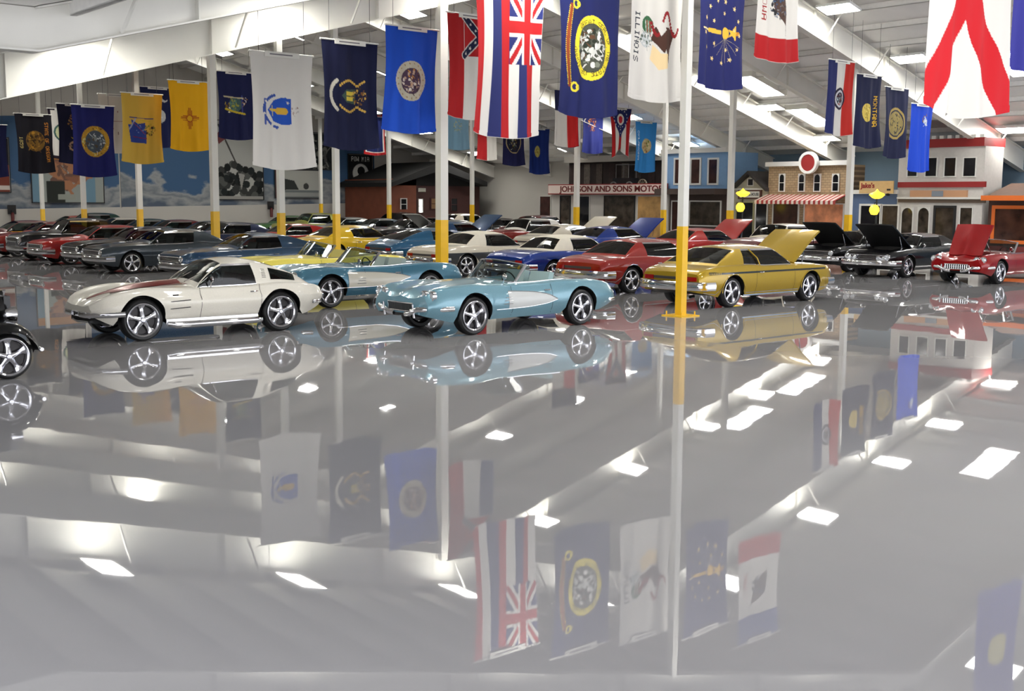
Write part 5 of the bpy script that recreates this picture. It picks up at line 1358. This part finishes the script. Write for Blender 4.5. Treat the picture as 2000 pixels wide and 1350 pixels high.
# near left row
car('fast', 15.6, 30.3, 180, pb('steel_blue', (40, 66, 92), .35), 'steel blue fastback coupe behind the yellow convertible')
car('coupe', 15.25, 35.2, 180, GRA, 'graphite grey hardtop coupe with chrome wheels, left of the steel blue fastback')
car('coupe', 15.6, 38.1, 180, BLK, 'black coupe squeezed behind the graphite grey coupe')
car('coupe', 15.4, 40.9, 180, RD2, 'bright red hardtop with wide chrome bumper, first red car of the left row')
car('fifty', 15.6, 44.0, 180, BLK, 'black fifties car beside the bright red hardtop')
car('coupe', 15.6, 47.2, 180, RD3, 'dull red car at the left edge of the picture')
car('coupe', 15.6, 50.6, 180, MRN, 'maroon car cut by the left edge')
# middle row
yc = pb('chrome_yellow', (232, 190, 34), 0)
car('coupe', 23.6, 37.0, 0, yc, 'bright yellow hardtop coupe in the middle row')
car('fast', 24.2, 32.8, 0, pb('ocean_blue', (30, 84, 120), .35), 'ocean blue fastback between the bright yellow coupe and the white column')
car('fast', 22.8, 40.8, 180, RD2, 'red fastback behind the bright yellow coupe')
car('coupe', 21.6, 43.6, 180, pb('navy2', (34, 44, 72), .3), 'navy hardtop behind the steel blue fastback')
car('fast', 22.1, 46.8, 180, BLK, 'black fastback left of the navy hardtop')
car('coupe', 22.0, 50.0, 180, MRN, 'maroon hardtop in the middle row by the back wall')
car('fast', 22.0, 53.2, 180, DKG, 'dark green fastback in the middle row near the back wall')
car('coupe', 22.0, 56.4, 180, RD3, 'dull red hardtop with pale roof at the left, near the back wall', roof=mat('roof_ivory', (206, 198, 180), .3, coat=1))
car('fifty', 22.0, 59.6, 180, DKG, 'tall dark green fifties car at the left by the back wall')
car('coupe', 22.0, 62.8, 180, RD2, 'red hardtop farthest left by the back wall')
# right aisle row
s, rv = coupe('luxury_coupe', pb('black_gloss', (8, 8, 10), .1), det=True, hood=True)
for sg in (1, -1):
    for yy in (.42, .60): lamp(rv, s.nose + .03, sg * yy, .60, .065)
place(rv, 33.6, 20.1, 180, 'black luxury coupe with raised hood and four headlights', G)
s, rr_ = make_roadster('open_roadster', pb('ruby_red', (142, 16, 20), .15), cove=False, hood=True, tail='round', interior=(120, 30, 28))
place(rr_, 33.2, 17.0, 180, 'ruby red open roadster with toothed grille and raised hood at the right edge', G)
car('hood', 34.6, 22.8, 180, BLK, 'black hardtop with raised hood behind the gold coupe')
car('fifty', 34.0, 25.4, 180, MRN, 'maroon fifties hardtop with ivory roof behind the gold coupe', roof=mat('roof_ivory', (206, 198, 180), .3, coat=1))
car('hood', 32.7, 27.9, 0, RD2, 'red coupe with raised red hood behind the yellow column')
car('hood', 31.9, 31.6, 0, pb('royal_blue', (20, 52, 132), .3), 'blue coupe with raised glossy blue hood')
car('hood', 32.7, 35.0, 0, wt, 'ivory car with raised pale hood below the long sign', under=wt)
car('fifty', 33.2, 38.2, 180, RD3, 'red fifties hardtop with white roof below the long sign', roof=mat('roof_white2', (222, 220, 212), .3, coat=1))
car('hood', 31.6, 41.2, 0, DKB, 'dark blue car with raised blue hood right of the white column')
car('hood', 33.4, 44.4, 180, SIL, 'silver grey car with raised grey hood beside the white column', under=SIL)
car('coupe', 33.4, 47.6, 180, BLK, 'black hardtop far behind the bright yellow coupe')
car('fast', 33.4, 50.6, 180, GRA, 'graphite fastback far behind the bright yellow coupe')
car('coupe', 33.4, 53.6, 180, SIL, 'silver hardtop far back near the timber house')
car('fifty', 33.4, 56.8, 180, OLV, 'olive fifties car far back beside the thin column')
car('coupe', 33.4, 60.0, 180, GRN, 'green hardtop far back by the back wall')
# far row in front of the store fronts
FR_ = (('fifty', 40.6, 58.2, BLK, 'black fifties car before the timber house'), ('coupe', 40.6, 55.6, MRN, 'maroon hardtop before the timber house'),
       ('fifty', 40.6, 52.2, wt, 'ivory fifties car before the timber house'), ('coupe', 40.6, 48.8, BLK, 'black hardtop between timber house and dealership'), ('fifty', 40.6, 45.6, MRN, 'maroon fifties car with ivory roof before the dealership'))
for k, x, y, pm, lb_ in FR_: car(k, x, y, 0, pm, lb_)
# black hot rod at the left edge
hb = pb('black_gloss', (8, 8, 10), .1)
hr = empty('hot_rod', (0, 0, 0))
m = MB()
def loft(secs, mm, mi=0):
    mm.grid(secs, mi)
m = MB(); n = 12
secs = []
for x, w_, z0, z1 in ((-2.0, .5, .5, .95), (-1.7, .62, .42, 1.15), (-.9, .64, .38, 1.2), (-.1, .60, .38, 1.12), (.4, .50, .40, 1.08), (1.36, .33, .45, 1.05)):
    secs.append([(x, w_ * a, z0 + (z1 - z0) * b) for a, b in ((-.8, 0), (-1, .15), (-1, .7), (-.8, .95), (0, 1), (.8, .95), (1, .7), (1, .15), (.8, 0), (-.8, 0))])
m.grid(secs); m.f.append(tuple(range(10))); m.mi.append(0); m.f.append(tuple(50 + k for k in range(10))); m.mi.append(0)
m.build('body', hb, hr, 40)
m = MB(); m.box(1.36, 1.44, -.30, .30, .48, 1.02); m.build('radiator_shell', hb, hr); m = MB()
for k in range(9): m.tube([(1.45, -.24 + .06 * k, .52), (1.45, -.24 + .06 * k, .97)], .008, 5)
m.build('grille', CHROME, hr); m = MB(); m.tube([(1.41, 0, 1.02), (1.41, 0, 1.08)], [.05, .07], 10); m.build('radiator_cap', CHROME, hr)
m = MB(); m.box(-.3, -.2, -.5, .5, 1.1, 1.5); m.build('windshield', DGLASS, hr)
for sg in (1, -1):
    for xc, rad in ((1.25, .29), (-1.3, .36)):
        m = MB(); secs = []
        for k in range(15):
            a = R(2 + 200 * k / 14); q = rad + .09
            fx = 1.0
            if a > R(150): fx = 1 + .35 * (a - R(150))
            x, z = xc + q * math.cos(a) * fx, rad + q * math.sin(a) * 1.02
            secs.append([(x, sg * .52, z - .02), (x, sg * .60, z + .03), (x, sg * .72, z + .05), (x, sg * .82, z + .01), (x, sg * .86, z - .07)])
        m.grid(secs); m.build('fender', hb, hr, 60)
    m = MB(); m.box(-.85, .85, sg * .72 - .12, sg * .72 + .12, .36, .39); m.build('running_board', hb, hr)
    m = MB(); m.lathe([(0, -.12), (.07, -.09), (.10, 0), (.105, .03), (.09, .04), (0, .05)], 18, 'x', (1.40, sg * .50, .80)); m.build('headlight', CHROME, hr, 50)
    m = MB(); m.tube([(1.3, sg * .4, .42), (1.62, sg * .5, .36), (1.7, sg * .5, .33)], [.05, .035, .02], 8); m.tube([(1.7, sg * .42, .33), (1.74, sg * .5, .34), (1.7, sg * .58, .33)], .02, 8); m.build('frame_horn', BLACK, hr, 50)
wheels(hr, 1.25, -1.3, .29, .70, .20, True, .36, .84)
m = MB(); m.tube([(1.72, -.6, .33), (1.76, 0, .34), (1.72, .6, .33)], .025, 8); m.build('front_bumper', CHROME, hr, 50)
m = MB(); m.box(1.2, 1.3, -.62, .62, .26, .32); m.build('front_axle', CHROME, hr)
place(hr, 3.22, 15.95, 0, 'black hot rod with large chrome wheel at the left edge', G)
